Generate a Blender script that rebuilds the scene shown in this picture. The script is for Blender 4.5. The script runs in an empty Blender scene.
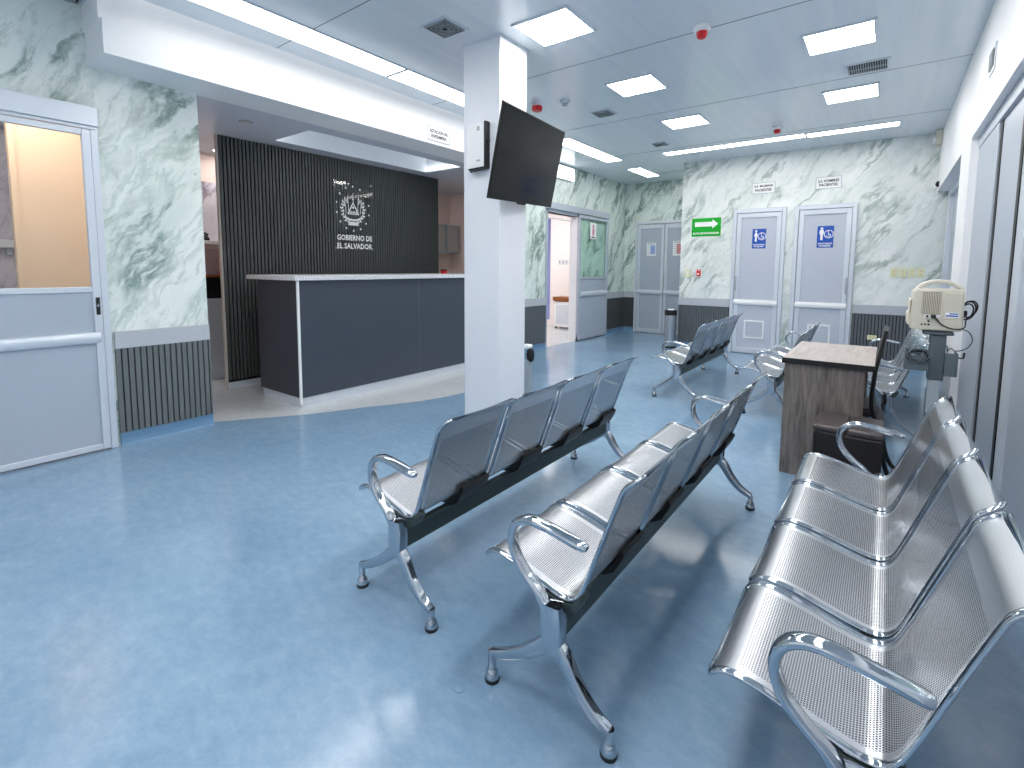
import bpy, bmesh, math, random
from mathutils import Vector, Matrix
random.seed(7)
S = bpy.context.scene
COL = S.collection
PI = math.pi

# ------------------------------------------------------------------ colour / material helpers
def lin(c):
    return tuple((v/12.92 if v <= .04045 else ((v+.055)/1.055)**2.4) for v in c)
def rgb(r, g, b):
    return lin((r/255, g/255, b/255)) + (1.0,)

class NT:
    def __init__(s, name):
        s.m = bpy.data.materials.new(name); s.m.use_nodes = True
        s.t = s.m.node_tree; s.N = s.t.nodes; s.L = s.t.links
        s.b = s.N['Principled BSDF']; s.out = s.N['Material Output']
    def n(s, typ, **kw):
        x = s.N.new(typ)
        for k, v in kw.items(): setattr(x, k, v)
        return x
    def l(s, a, b): s.L.new(a, b)
    def setin(s, node, name, v):
        if hasattr(v, 'is_output') or isinstance(v, bpy.types.NodeSocket): s.l(v, node.inputs[name])
        else: node.inputs[name].default_value = v
    def math(s, op, a, b=None, c=None, clamp=False):
        x = s.n('ShaderNodeMath', operation=op); x.use_clamp = clamp
        for i, v in enumerate((a, b, c)):
            if v is not None: s.setin(x, i, v)
        return x.outputs[0]
    def mix(s, f, a, b):
        x = s.n('ShaderNodeMix', data_type='RGBA')
        s.setin(x, 0, f)
        s.setin(x, 6, a); s.setin(x, 7, b)
        return x.outputs[2]
    def ramp(s, f, stops):
        x = s.n('ShaderNodeValToRGB'); s.l(f, x.inputs[0])
        e = x.color_ramp.elements
        while len(e) < len(stops): e.new(.5)
        for i, (p, c) in enumerate(stops):
            e[i].position = p; e[i].color = c if len(c) == 4 else (*c, 1)
        return x.outputs[0]
    def noise(s, vec, scale, detail=4, rough=.5, dist=0):
        x = s.n('ShaderNodeTexNoise'); s.l(vec, x.inputs['Vector'])
        x.inputs['Scale'].default_value = scale; x.inputs['Detail'].default_value = detail
        x.inputs['Roughness'].default_value = rough; x.inputs['Distortion'].default_value = dist
        return x.outputs[0]
    def pos(s): return s.n('ShaderNodeTexCoord').outputs['Object']
    def mapv(s, vec, scale=(1, 1, 1), rot=(0, 0, 0), loc=(0, 0, 0)):
        x = s.n('ShaderNodeMapping'); s.l(vec, x.inputs[0])
        x.inputs['Scale'].default_value = scale; x.inputs['Rotation'].default_value = rot; x.inputs['Location'].default_value = loc
        return x.outputs[0]
    def bump(s, h, strength=.1, dist=.01):
        x = s.n('ShaderNodeBump'); s.l(h, x.inputs['Height'])
        x.inputs['Strength'].default_value = strength; x.inputs['Distance'].default_value = dist
        s.l(x.outputs[0], s.b.inputs['Normal'])

def pmat(name, col, rough=.5, metal=0, spec=.5, noise=0.0, nscale=30, coat=0, emit=None, estr=0, trans=0, ior=1.45):
    t = NT(name); b = t.b
    b.inputs['Roughness'].default_value = rough; b.inputs['Metallic'].default_value = metal
    b.inputs['Specular IOR Level'].default_value = spec
    b.inputs['Coat Weight'].default_value = coat; b.inputs['Coat Roughness'].default_value = .08
    b.inputs['Transmission Weight'].default_value = trans; b.inputs['IOR'].default_value = ior
    # every surface gets a faint procedural mottling
    f = t.noise(t.pos(), nscale, 3)
    k = max(noise, .015)
    c2 = tuple(max(0, v*(1-k*2.2)) for v in col[:3]) + (1,)
    c1 = tuple(min(1, v*(1+k)) for v in col[:3]) + (1,)
    t.l(t.mix(f, c1, c2), b.inputs['Base Color'])
    if emit:
        b.inputs['Emission Color'].default_value = emit; b.inputs['Emission Strength'].default_value = estr
    return t.m

M = {}
M['white'] = pmat('white_paint', rgb(244, 245, 247), .45)
M['pillar'] = pmat('pillar_paint', rgb(232, 235, 242), .4)
M['pink'] = pmat('pinkish_paint', rgb(236, 218, 212), .6)
M['endboard'] = pmat('pale_board_edge', rgb(198, 192, 186), .5)
M['pinkwhite'] = pmat('pinkish_white_paint', rgb(240, 233, 232), .6)
M['alum'] = pmat('satin_aluminium', rgb(188, 196, 208), .38, .25)
M['alum_l'] = pmat('light_aluminium', rgb(212, 219, 229), .32, .2)
M['door'] = pmat('grey_door_laminate', rgb(176, 186, 199), .42, 0)
M['doorw'] = pmat('pale_door_laminate', rgb(192, 199, 212), .42, 0)
M['chrome'] = pmat('polished_chrome', rgb(186, 193, 201), .06, 1)
M['steel'] = pmat('brushed_steel', rgb(196, 200, 206), .3, 1)
M['beam'] = pmat('dark_green_grey_enamel', rgb(62, 74, 74), .4, .3)
M['black'] = pmat('black_plastic', rgb(20, 22, 25), .5)
M['rubber'] = pmat('dark_rubber', rgb(32, 34, 38), .7)
M['dark'] = pmat('dark_backing', rgb(16, 18, 20), .8)  # near-black board showing between the slats
M['slat_dark'] = pmat('dark_olive_slats', rgb(73, 77, 77), .5, noise=.05, nscale=14)
M['slat_grey'] = pmat('grey_slats', rgb(108, 114, 116), .5, noise=.05, nscale=14)
M['slat_mid'] = pmat('mid_grey_slats', rgb(98, 104, 110), .5, noise=.05, nscale=14)
M['dado'] = pmat('grey_dado_rail', rgb(186, 191, 198), .4)
M['cove'] = pmat('blue_cove_skirting', rgb(104, 142, 176), .3)
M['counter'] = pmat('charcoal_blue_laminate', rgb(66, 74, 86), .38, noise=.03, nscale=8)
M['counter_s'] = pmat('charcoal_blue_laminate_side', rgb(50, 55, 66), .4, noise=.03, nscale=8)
M['green'] = pmat('green_sign', rgb(0, 172, 40), .4)
M['blue'] = pmat('blue_sign', rgb(24, 82, 180), .4)
M['red'] = pmat('red_plastic', rgb(212, 24, 34), .35)
M['ink'] = pmat('black_ink', rgb(18, 20, 24), .8, spec=.1)
M['paper'] = pmat('white_paper', rgb(246, 247, 248), .5)
M['paperblue'] = pmat('blue_print', rgb(150, 172, 220), .5)
M['paperred'] = pmat('red_print', rgb(214, 150, 156), .5)
M['yellow'] = pmat('pale_yellow_plastic', rgb(234, 231, 184), .5)
M['leather'] = pmat('black_leatherette', rgb(38, 34, 36), .38, noise=.08, nscale=60)
M['leather_lit'] = pmat('black_leatherette_lit', rgb(78, 70, 72), .36, noise=.08, nscale=60)  # black leatherette lightened and browned to paint light on the cushion tops
M['beige'] = pmat('beige_plastic', rgb(216, 210, 196), .42)
M['beige_d'] = pmat('dark_beige_plastic', rgb(150, 142, 124), .5)
M['grey_p'] = pmat('blue_grey_plastic', rgb(92, 104, 112), .5)
M['grey_l'] = pmat('light_grey_metal', rgb(170, 180, 186), .4, .3)
M['orange'] = pmat('warm_beige_panel', rgb(238, 206, 176), .5, noise=.02, nscale=3)
M['lilac'] = pmat('lilac_curtain', rgb(170, 172, 222), .8)
M['brown'] = pmat('brown_wood', rgb(146, 84, 42), .5, noise=.15, nscale=12)
M['lamp'] = pmat('led_diffuser', rgb(250, 252, 255), .4, emit=(1, .965, .915, 1), estr=12)
M['lampcove'] = pmat('led_strip_diffuser', rgb(250, 252, 255), .4, emit=(1, .965, .915, 1), estr=3.2)
M['fillwarm'] = pmat('reception_fill_glow', rgb(255, 240, 225), .4, emit=(1, .93, .86, 1), estr=5)  # glow of the lamps added behind the slatted panel
M['filltreat'] = pmat('treatment_room_fill_glow', rgb(255, 250, 245), .4, emit=(1, .97, .95, 1), estr=7)  # glow of the lamp added inside the treatment room
M['fillside'] = pmat('side_room_fill_glow', rgb(255, 240, 225), .4, emit=(1, .93, .86, 1), estr=4.2)  # glow of the lamp added behind the near left door
M['lampdim'] = pmat('cove_led', rgb(255, 252, 240), .4, emit=(1, .98, .9, 1), estr=2.2)
M['signlit'] = pmat('lit_sign_face', rgb(250, 252, 255), .4, emit=(1, 1, 1, 1), estr=1.0)
M['screen'] = pmat('black_screen', rgb(12, 13, 15), .1, 0, .3)

def mk_ceiling():
    t = NT('glossy_ceiling_panels')
    p = t.pos()
    f = t.noise(t.mapv(p, (9, .35, 1)), 1.6, 3)
    t.l(t.ramp(f, [(.3, rgb(222, 230, 238)), (.7, rgb(230, 237, 243))]), t.b.inputs['Base Color'])
    r = t.math('MULTIPLY_ADD', t.noise(t.mapv(p, (14, .5, 1)), 2.0, 2), .1, .13)
    t.l(r, t.b.inputs['Roughness'])
    t.b.inputs['Specular IOR Level'].default_value = .6
    return t.m
M['ceiling'] = mk_ceiling()
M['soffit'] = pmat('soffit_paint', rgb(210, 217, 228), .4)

def mk_marble(name, light, mid, dark, vein, ang=50, sc=1.0, seed=0, gloss=.28, amount=1.0):
    t = NT(name)
    p = t.pos()
    sx = t.n('ShaderNodeSeparateXYZ'); t.l(p, sx.inputs[0])
    h = t.math('ADD', sx.outputs[0], sx.outputs[1])
    cb = t.n('ShaderNodeCombineXYZ'); t.l(h, cb.inputs[0]); t.l(sx.outputs[2], cb.inputs[1])
    cb.inputs[2].default_value = seed
    # rotate so that x runs along the veins
    v = t.mapv(cb.outputs[0], (sc, sc, 1), (0, 0, -math.radians(ang)))
    def warp(src, scale, amp, det):
        wv = t.n('ShaderNodeTexNoise'); t.l(src, wv.inputs['Vector'])
        wv.inputs['Scale'].default_value = scale; wv.inputs['Detail'].default_value = det
        off = t.n('ShaderNodeVectorMath', operation='MULTIPLY_ADD')
        ce = t.n('ShaderNodeVectorMath', operation='SUBTRACT'); t.l(wv.outputs[1], ce.inputs[0]); ce.inputs[1].default_value = (.5, .5, .5)
        t.l(ce.outputs[0], off.inputs[0]); off.inputs[1].default_value = (amp, amp, 0); t.l(src, off.inputs[2])
        return off.outputs[0]
    v2 = warp(warp(v, 1.1, .5, 3), 5, .10, 5)
    cloud = t.noise(t.mapv(v2, (.5, 1.5, 1)), 1.3, 6, .6)
    streak = t.noise(t.mapv(v2, (.7, 2.7, 1)), 2.4, 12, .74)
    base = t.mix(t.math('MULTIPLY', t.ramp(cloud, [(.42, (0, 0, 0)), (.7, (.9, .9, .9))]), amount), light, mid)
    base = t.mix(t.math('MULTIPLY', t.ramp(streak, [(.53, (0, 0, 0)), (.74, (.85, .85, .85))]), amount), base, dark)
    # ragged smoky veins, strong only along some of their run
    n1 = t.noise(t.mapv(v2, (.5, 1.7, 1)), 1.15, 7, .6)
    hf = t.noise(t.mapv(v, (1, 1.8, 1)), 14, 8, .75)
    d1 = t.math('ADD', t.math('ABSOLUTE', t.math('SUBTRACT', n1, .5)), t.math('MULTIPLY', t.math('SUBTRACT', hf, .5), .09))
    thick = t.noise(t.mapv(v, (.8, 1.4, 1)), 1.7, 4)
    m1 = t.ramp(d1, [(0, (1, 1, 1)), (.014, (.7, .7, .7)), (.045, (0, 0, 0))])
    m1 = t.math('MULTIPLY', m1, t.ramp(thick, [(.42, (.05, .05, .05)), (.58, (.95, .95, .95))]))
    base = t.mix(m1, base, vein)
    n2 = t.noise(t.mapv(v2, (.6, 2.6, 1), loc=(5, 3, 1)), 2.0, 7, .62)
    d2 = t.math('ADD', t.math('ABSOLUTE', t.math('SUBTRACT', n2, .5)), t.math('MULTIPLY', t.math('SUBTRACT', hf, .5), .07))
    m2 = t.math('MULTIPLY', t.ramp(d2, [(0, (1, 1, 1)), (.03, (0, 0, 0))]), t.ramp(thick, [(.4, (.55, .55, .55)), (.6, (.1, .1, .1))]))
    base = t.mix(m2, base, dark)
    t.l(base, t.b.inputs['Base Color'])
    t.b.inputs['Roughness'].default_value = gloss
    return t.m
M['marble_near'] = mk_marble('green_marble_near', rgb(236, 242, 238), rgb(204, 217, 212), rgb(164, 186, 180), rgb(124, 148, 141), 52, 1.1, 1.3)
M['marble'] = mk_marble('pale_green_marble', rgb(238, 242, 240), rgb(216, 225, 222), rgb(196, 208, 204), rgb(150, 168, 162), 50, 1.35, 4.1)
M['marble_left'] = mk_marble('green_marble_far', rgb(226, 236, 231), rgb(188, 206, 199), rgb(146, 170, 161), rgb(92, 122, 110), 56, 1.3, 7.7, amount=.8)
M['marble_lilac'] = mk_marble('lilac_marble', rgb(226, 220, 228), rgb(204, 198, 210), rgb(172, 164, 182), rgb(130, 118, 140), 60, 1.0, 2.2)

def mk_floor(name, c1, c2, c3, r0=.085):
    t = NT(name); p = t.pos()
    a = t.noise(p, 1.1, 5, .6); b_ = t.noise(t.mapv(p, (1, 1.6, 1), (0, 0, .4)), 14, 5, .65); c = t.noise(p, 70, 3)
    f = t.math('ADD', t.math('MULTIPLY', a, .5), t.math('MULTIPLY', b_, .38))
    f = t.math('ADD', f, t.math('MULTIPLY', c, .12))
    t.l(t.ramp(f, [(.34, c1), (.5, c2), (.66, c3)]), t.b.inputs['Base Color'])
    t.l(t.math('MULTIPLY_ADD', b_, .12, r0), t.b.inputs['Roughness'])
    t.b.inputs['Specular IOR Level'].default_value = .6
    t.bump(t.noise(p, 5, 2), .02, .02)
    return t.m
M['floor'] = mk_floor('blue_vinyl_floor', rgb(112, 145, 174), rgb(128, 158, 185), rgb(145, 172, 195))
M['floor_pale'] = mk_floor('pale_vinyl_floor', rgb(186, 191, 196), rgb(201, 206, 210), rgb(212, 216, 219))

def mk_speck():
    t = NT('white_speckled_stone'); p = t.pos()
    f = t.noise(p, 160, 2, .7)
    t.l(t.ramp(f, [(.38, rgb(170, 172, 178)), (.5, rgb(232, 233, 236))]), t.b.inputs['Base Color'])
    t.b.inputs['Roughness'].default_value = .25
    return t.m
M['stone'] = mk_speck()

def mk_wood(name, c1, c2, c3, axis='z'):
    t = NT(name); p = t.pos()
    sc = (10, 10, 1.1) if axis == 'z' else (9, .9, 9)
    v = t.mapv(p, sc)
    f = t.noise(v, 3, 6, .65, .6); g = t.noise(t.mapv(p, tuple(q*3 for q in sc)), 3, 4, .6)
    k = t.math('ADD', t.math('MULTIPLY', f, .7), t.math('MULTIPLY', g, .3))
    col = t.ramp(k, [(.34, c1), (.5, c2), (.64, c3)])
    vo = t.n('ShaderNodeTexVoronoi'); t.l(t.mapv(p, (5, 5, 3.2) if axis == 'z' else (4, 3, 4)), vo.inputs['Vector']); vo.inputs['Scale'].default_value = 1.3
    knot = t.ramp(vo.outputs['Distance'], [(.03, (1, 1, 1)), (.09, (0, 0, 0))])
    t.l(t.mix(t.math('MULTIPLY', knot, .75), col, c1), t.b.inputs['Base Color'])
    t.b.inputs['Roughness'].default_value = .5
    return t.m
M['wood'] = mk_wood('weathered_grey_wood', rgb(84, 78, 76), rgb(116, 108, 104), rgb(142, 134, 129))
M['woodtop'] = mk_wood('grey_wood_top', rgb(150, 140, 136), rgb(172, 163, 159), rgb(186, 178, 174), 'y')

def mk_glass(name, col, alpha=.8, rough=.02):
    # thin architectural pane: mostly clear, with a mirror-like surface
    t = NT(name); N = t.N
    tr = t.n('ShaderNodeBsdfTransparent'); tr.inputs[0].default_value = col
    gl = t.n('ShaderNodeBsdfGlossy'); gl.inputs['Roughness'].default_value = rough
    f = t.n('ShaderNodeFresnel'); f.inputs[0].default_value = 1.45
    wob = t.noise(t.pos(), 2.0, 2)
    mx = t.n('ShaderNodeMixShader')
    geo = t.n('ShaderNodeNewGeometry')
    front = t.math('SUBTRACT', 1.0, geo.outputs['Backfacing'])
    t.l(t.math('MULTIPLY', t.math('MULTIPLY_ADD', f.outputs[0], 1.0, t.math('MULTIPLY', wob, .02)), front), mx.inputs[0])
    t.l(tr.outputs[0], mx.inputs[1]); t.l(gl.outputs[0], mx.inputs[2])
    t.l(mx.outputs[0], t.out.inputs[0])
    return t.m
M['glass'] = mk_glass('clear_pane', (.95, .97, .98, 1))
M['glass_green'] = mk_glass('greenish_pane', (.9, .97, .935, 1))
M['acrylic'] = mk_glass('acrylic_plate', (.93, .95, .96, 1), rough=.05)
M['frost'] = pmat('frosted_pane', rgb(190, 188, 186), .25)
M['bag'] = mk_glass('clear_plastic_bag', (.86, .9, .92, 1), rough=.2)

def mk_perf():
    # pressed steel sheet punched with a hexagonal pattern of round holes (UVs are in metres)
    t = NT('perforated_steel')
    uv = t.n('ShaderNodeUVMap'); uv.uv_map = 'UVMap'
    sp = t.n('ShaderNodeSeparateXYZ'); t.l(uv.outputs[0], sp.inputs[0])
    u, v = sp.outputs[0], sp.outputs[1]
    P = .0062
    def dots(ou, ov):
        a = t.math('SUBTRACT', t.math('FRACT', t.math('ADD', t.math('DIVIDE', u, P), ou)), .5)
        b = t.math('MULTIPLY', t.math('SUBTRACT', t.math('FRACT', t.math('ADD', t.math('DIVIDE', v, P*1.732), ov)), .5), 1.732)
        return t.math('SQRT', t.math('ADD', t.math('MULTIPLY', a, a), t.math('MULTIPLY', b, b)))
    d = t.math('MINIMUM', dots(0, 0), dots(.5, .5))
    hole = t.math('LESS_THAN', d, .31)
    au = t.math('ABSOLUTE', u)
    zone = t.math('LESS_THAN', au, .155)
    zone = t.math('MULTIPLY', zone, t.math('GREATER_THAN', v, .062))
    zone = t.math('MULTIPLY', zone, t.math('LESS_THAN', v, .655))
    hole = t.math('MULTIPLY', hole, zone)
    # brushed finish
    br = t.noise(t.mapv(uv.outputs[0], (1, 60, 1)), 12, 3)
    t.l(t.mix(br, rgb(182, 186, 192), rgb(212, 215, 220)), t.b.inputs['Base Color'])
    t.b.inputs['Metallic'].default_value = .92
    t.l(t.math('MULTIPLY_ADD', br, .1, .27), t.b.inputs['Roughness'])
    # looking into a hole one sees partly through it and partly its dark punched wall
    tr = t.n('ShaderNodeBsdfTransparent'); dk = t.n('ShaderNodeBsdfDiffuse'); dk.inputs[0].default_value = rgb(52, 54, 58)
    hm = t.n('ShaderNodeMixShader'); hm.inputs[0].default_value = .86
    t.l(tr.outputs[0], hm.inputs[1]); t.l(dk.outputs[0], hm.inputs[2])
    mx = t.n('ShaderNodeMixShader')
    t.l(hole, mx.inputs[0]); t.l(t.b.outputs[0], mx.inputs[1]); t.l(hm.outputs[0], mx.inputs[2])
    t.l(mx.outputs[0], t.out.inputs[0])
    return t.m
M['perf'] = mk_perf()

# ------------------------------------------------------------------ mesh helpers
OFF = {}
class MB:
    def __init__(s): s.bm = bmesh.new(); s.mi = 0
    def face(s, vs):
        try:
            f = s.bm.faces.new(vs); f.material_index = s.mi; return f
        except ValueError: return None
    def box(s, x0, x1, y0, y1, z0, z1):
        return s.fbox(WF, x0, x1, y0, y1, z0, z1)
    def fbox(s, F, a0, a1, b0, b1, c0, c1):
        v = [s.bm.verts.new(F(a, b, c)) for c in (c0, c1) for b in (b0, b1) for a in (a0, a1)]
        for q in ((0, 2, 3, 1), (4, 5, 7, 6), (0, 1, 5, 4), (2, 6, 7, 3), (0, 4, 6, 2), (1, 3, 7, 5)): s.face([v[i] for i in q])
        return s
    def prism(s, F, poly, c0, c1):
        A = [s.bm.verts.new(F(a, b, c0)) for a, b in poly]; B = [s.bm.verts.new(F(a, b, c1)) for a, b in poly]
        n = len(poly); s.face(A[::-1]); s.face(B)
        for i in range(n): s.face([A[i], A[(i+1) % n], B[(i+1) % n], B[i]])
        return s
    def rings(s, rings, cap=True, closed=False):
        R = [[s.bm.verts.new(p) for p in r] for r in rings]
        n = len(R[0]); m = len(R)
        for i in range(m if closed else m-1):
            a, b = R[i], R[(i+1) % m]
            for j in range(n): s.face([a[j], a[(j+1) % n], b[(j+1) % n], b[j]])
        if cap and not closed: s.face(R[0][::-1]); s.face(R[-1])
        return s
    def tube(s, pts, r, seg=8, closed=False, up=None, flat=1.0):
        # r may be a number or list; flat scales along the second axis
        pts = [Vector(p) for p in pts]; n = len(pts); rr = r if isinstance(r, (list, tuple)) else [r]*n
        rings = []; prev = None
        for i in range(n):
            if closed: t = pts[(i+1) % n]-pts[i-1]
            else: t = pts[min(i+1, n-1)]-pts[max(i-1, 0)]
            t.normalize()
            if up is not None: a = Vector(up)
            elif prev is None: a = Vector((0, 0, 1)) if abs(t.z) < .9 else Vector((1, 0, 0))
            else: a = prev
            a = (a-t*a.dot(t)).normalized(); prev = a; b = t.cross(a)
            rings.append([pts[i]+(a*math.cos(k*2*PI/seg)+b*math.sin(k*2*PI/seg)*flat)*rr[i] for k in range(seg)])
        return s.rings(rings, closed=closed)
    def sweep(s, path, hw, hv, v0, seg=12, power=2.6):
        # path in the XZ plane of the local frame; hw half width along Y, hv half thickness in plane (numbers or lists)
        pts = [Vector((p[0], v0, p[1])) for p in path]; n = len(pts)
        W = hw if isinstance(hw, (list, tuple)) else [hw]*n; T = hv if isinstance(hv, (list, tuple)) else [hv]*n
        rings = []
        for i in range(n):
            t = (pts[min(i+1, n-1)]-pts[max(i-1, 0)]).normalized(); nrm = Vector((-t.z, 0, t.x))
            ring = []
            for k in range(seg):
                c, q = math.cos(k*2*PI/seg), math.sin(k*2*PI/seg)
                e = 2/power
                ring.append(pts[i]+Vector((0, 1, 0))*W[i]*math.copysign(abs(c)**e, c)+nrm*T[i]*math.copysign(abs(q)**e, q))
            rings.append(ring)
        return s.rings(rings)
    def cyl(s, x, y, z0, z1, r, seg=20, r2=None):
        return s.lathe(x, y, [(r, z0), (r if r2 is None else r2, z1)], seg)
    def lathe(s, x, y, prof, seg=20):
        return s.rings([[Vector((x+r*math.cos(k*2*PI/seg), y+r*math.sin(k*2*PI/seg), z)) for k in range(seg)] for r, z in prof])
    def flathe(s, F, a, b, prof, seg=18):
        return s.rings([[F(a+r*math.cos(k*2*PI/seg), b+r*math.sin(k*2*PI/seg), z) for k in range(seg)] for r, z in prof])
    def build(s, name, mats, parent=None, smooth=None, bevel=0, seg=2):
        me = bpy.data.meshes.new(name)
        bmesh.ops.recalc_face_normals(s.bm, faces=s.bm.faces)
        off = OFF.get(parent.name, Vector()) if parent else Vector()
        if off.length: bmesh.ops.translate(s.bm, vec=-off, verts=s.bm.verts)
        s.bm.to_mesh(me); s.bm.free()
        for m in (mats if isinstance(mats, (list, tuple)) else [mats]): me.materials.append(m)
        if smooth:
            for p in me.polygons: p.use_smooth = True
            me.set_sharp_from_angle(angle=math.radians(smooth))
        o = bpy.data.objects.new(name, me); COL.objects.link(o)
        if parent: o.parent = parent; OFF[o.name] = off
        else: OFF[o.name] = Vector()
        if bevel:
            b = o.modifiers.new('Bevel', 'BEVEL'); b.width = bevel; b.segments = seg; b.limit_method = 'ANGLE'; b.angle_limit = math.radians(50)
            for p in me.polygons: p.use_smooth = True
            me.set_sharp_from_angle(angle=math.radians(35))
        return o
def WF(a, b, c): return Vector((a, b, c))
def frame(o, r, u):
    o, r, u = Vector(o), Vector(r).normalized(), Vector(u).normalized(); n = r.cross(u)
    def F(a, b, c=0): return o+r*a+u*b+n*c
    return F
def far_wall(Y): return frame((0, Y, 0), (1, 0, 0), (0, 0, 1))     # a = X, b = Z, c = out of the wall towards the viewer
def left_wall(X): return frame((X, 0, 0), (0, 1, 0), (0, 0, 1))    # a = Y, b = Z, c = into the room
def right_wall(X): return frame((X, 0, 0), (0, -1, 0), (0, 0, 1))  # a = -Y

def tag(o, label=None, cat=None, group=None, kind=None):
    if label: o['label'] = label
    if cat: o['category'] = cat
    if group: o['group'] = group
    if kind: o['kind'] = kind
    return o
def thing(name, loc, label, cat, group=None):
    o = bpy.data.objects.new(name, None); o.empty_display_size = .1; COL.objects.link(o); o.location = loc
    OFF[o.name] = Vector(loc)
    return tag(o, label, cat, group)
def struct(mb, name, mats, parent=None, **kw):
    o = mb.build(name, mats, parent, **kw)
    if not parent: o['kind'] = 'structure'
    return o
def smooth_path(pts, n=8):
    out = []
    P = [Vector(p) for p in pts]
    for i in range(len(P)-1):
        p0, p1, p2, p3 = P[max(i-1, 0)], P[i], P[i+1], P[min(i+2, len(P)-1)]
        for k in range(n):
            t = k/n
            out.append(.5*((2*p1)+(p2-p0)*t+(2*p0-5*p1+4*p2-p3)*t*t+(3*p1-p0-3*p2+p3)*t**3))
    out.append(P[-1]); return out
_txt = {}
def text(mb, body, F, a, b, width=None, height=None, c0=.0008, bold=True, align='C'):
    """flat lettering laid on frame F, centred at (a, b)"""
    cu = bpy.data.curves.new('t', 'FONT'); cu.body = body; cu.align_x = 'CENTER'; cu.align_y = 'CENTER'; cu.size = 1; cu.resolution_u = 2
    cu.extrude = .0
    if bold: cu.offset = .03
    o = bpy.data.objects.new('t', cu); COL.objects.link(o)
    dg = bpy.context.evaluated_depsgraph_get(); dg.update()
    me = bpy.data.meshes.new_from_object(o.evaluated_get(dg))
    bpy.data.objects.remove(o)
    xs = [v.co.x for v in me.vertices]; ys = [v.co.y for v in me.vertices]
    w, h = max(xs)-min(xs), max(ys)-min(ys); cx, cy = (max(xs)+min(xs))/2, (max(ys)+min(ys))/2
    sx = width/w if width else height/h
    sy = height/h if height else sx
    vs = [mb.bm.verts.new(F(a+(v.co.x-cx)*sx, b+(v.co.y-cy)*sy, c0)) for v in me.vertices]
    for p in me.polygons: mb.face([vs[i] for i in p.vertices])
    bpy.data.meshes.remove(me)

CE = 2.9
# ------------------------------------------------------------------ the room shell
XL, XR, YF, YA = -4.2, .43, 7.95, 9.31
edge = [(-4.25, 1.64), (-4.243, 1.666), (-4.07, 1.93), (-3.884, 2.184), (-3.77, 2.41), (-3.661, 2.655), (-3.54, 2.87), (-3.428, 3.094), (-3.35, 3.34), (-3.31, 3.62), (-3.31, 3.95), (-3.37, 4.3), (-3.5, 4.65), (-3.75, 5.0), (-4.25, 5.25)]
mb = MB()
blue = [(2.2, -3.1), (2.2, 12), (-4.25, 12)] + edge[::-1] + [(-4.25, -3.1)]
mb.prism(WF, blue[::-1], -.05, 0)
mb.mi = 1
pale = edge + [(-8.2, 5.25), (-8.2, 1.64)]
mb.prism(WF, pale[::-1], -.05, 0)
mb.mi = 1; mb.box(-8.2, -4.25, -3.1, 1.64, -.05, 0); mb.box(-8.2, -4.25, 5.25, 12, -.05, 0)
struct(mb, 'floor', [M['floor'], M['floor_pale']])

mb = MB()
mb.box(-3.80, 2.2, .96, 12, CE, CE+.1); mb.box(-4.25, 2.2, -3.1, .96, CE, CE+.1)
mb.box(-4.25, -3.80, 5.3, 12, CE, CE+.1)
ceil = struct(mb, 'ceiling', M['ceiling'])
mb = MB()
for y in (-1.2, .42, 2.03, 3.645, 5.26, 6.87, 8.48): mb.box(-3.79 if y > .9 else -4.19, XR, y, y+.006, CE-.0015, CE+.002)
struct(mb, 'panel_seam', M['grey_p'], ceil)

def marble_wall(name, boxes, mat):
    mb = MB()
    for b in boxes: mb.box(*b)
    return struct(mb, name, mat)
# left wall, near part: marble with the sliding door in it
marble_wall('wall_left', [(-4.28, XL, -3.1, -.62, 0, CE+.15), (-4.28, XL, -.62, .99, 2.2, CE+.15), (-4.28, XL, .99, 1.625, 0, CE+.15)], M['marble_near'])
# left wall, far part with the doorway of the treatment room
marble_wall('wall_left_far', [(-4.34, -4.22, 5.3, 6.47, 0, CE), (-4.34, -4.22, 6.47, 7.4, 2.12, CE), (-4.34, -4.22, 7.4, YA, 0, CE)], M['marble_left'])
marble_wall('wall_alcove', [(-4.4, -2.5, YA, YA+.1, 0, CE), (-2.64, -2.54, YF+.1, YA, 0, CE)], M['marble_left'])
marble_wall('wall_far', [(-2.64, 2.2, YF, YF+.1, 0, CE)], M['marble'])
mb = MB(); mb.box(-4.3, 2.2, -3.2, -3.1, 0, .9); mb.box(-4.3, 2.2, -3.2, -3.1, 2.5, CE+.1); mb.box(-4.3, -3.4, -3.2, -3.1, .9, 2.5); mb.box(.2, 2.2, -3.2, -3.1, .9, 2.5); struct(mb, 'wall_back', M['white'])
mb = MB()
for x in (-3.4, -2.2, -1.0, .14): mb.box(x, x+.06, -3.18, -3.12, .9, 2.5)
mb.box(-3.4, .2, -3.18, -3.12, .9, .96); mb.box(-3.4, .2, -3.18, -3.12, 2.44, 2.5)
wn = struct(mb, 'window_added_1', M['alum_l'])  # unseen window added behind the camera to let in fill light
mb = MB(); mb.box(-3.34, .14, -3.155, -3.149, .96, 2.44); struct(mb, 'pane', M['glass'], wn)
# right wall: white, with a recessed aluminium sliding door and a second wide opening
mb = MB()
mb.box(XR, XR+.13, -3.1, .2, 0, CE); mb.box(XR, XR+.13, .2, 4.9, 2.2, CE); mb.box(XR, XR+.13, 4.9, 5.5, 0, CE)
mb.box(XR, XR+.13, 5.5, YF, 2.2, CE)
struct(mb, 'wall_right', M['white'])
mb = MB(); mb.box(1.75, 1.85, 4.7, YF, 0, CE); mb.box(XR+.13, 1.8, 4.6, 4.7, 0, CE); struct(mb, 'wall_corridor', M['white'])
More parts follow.
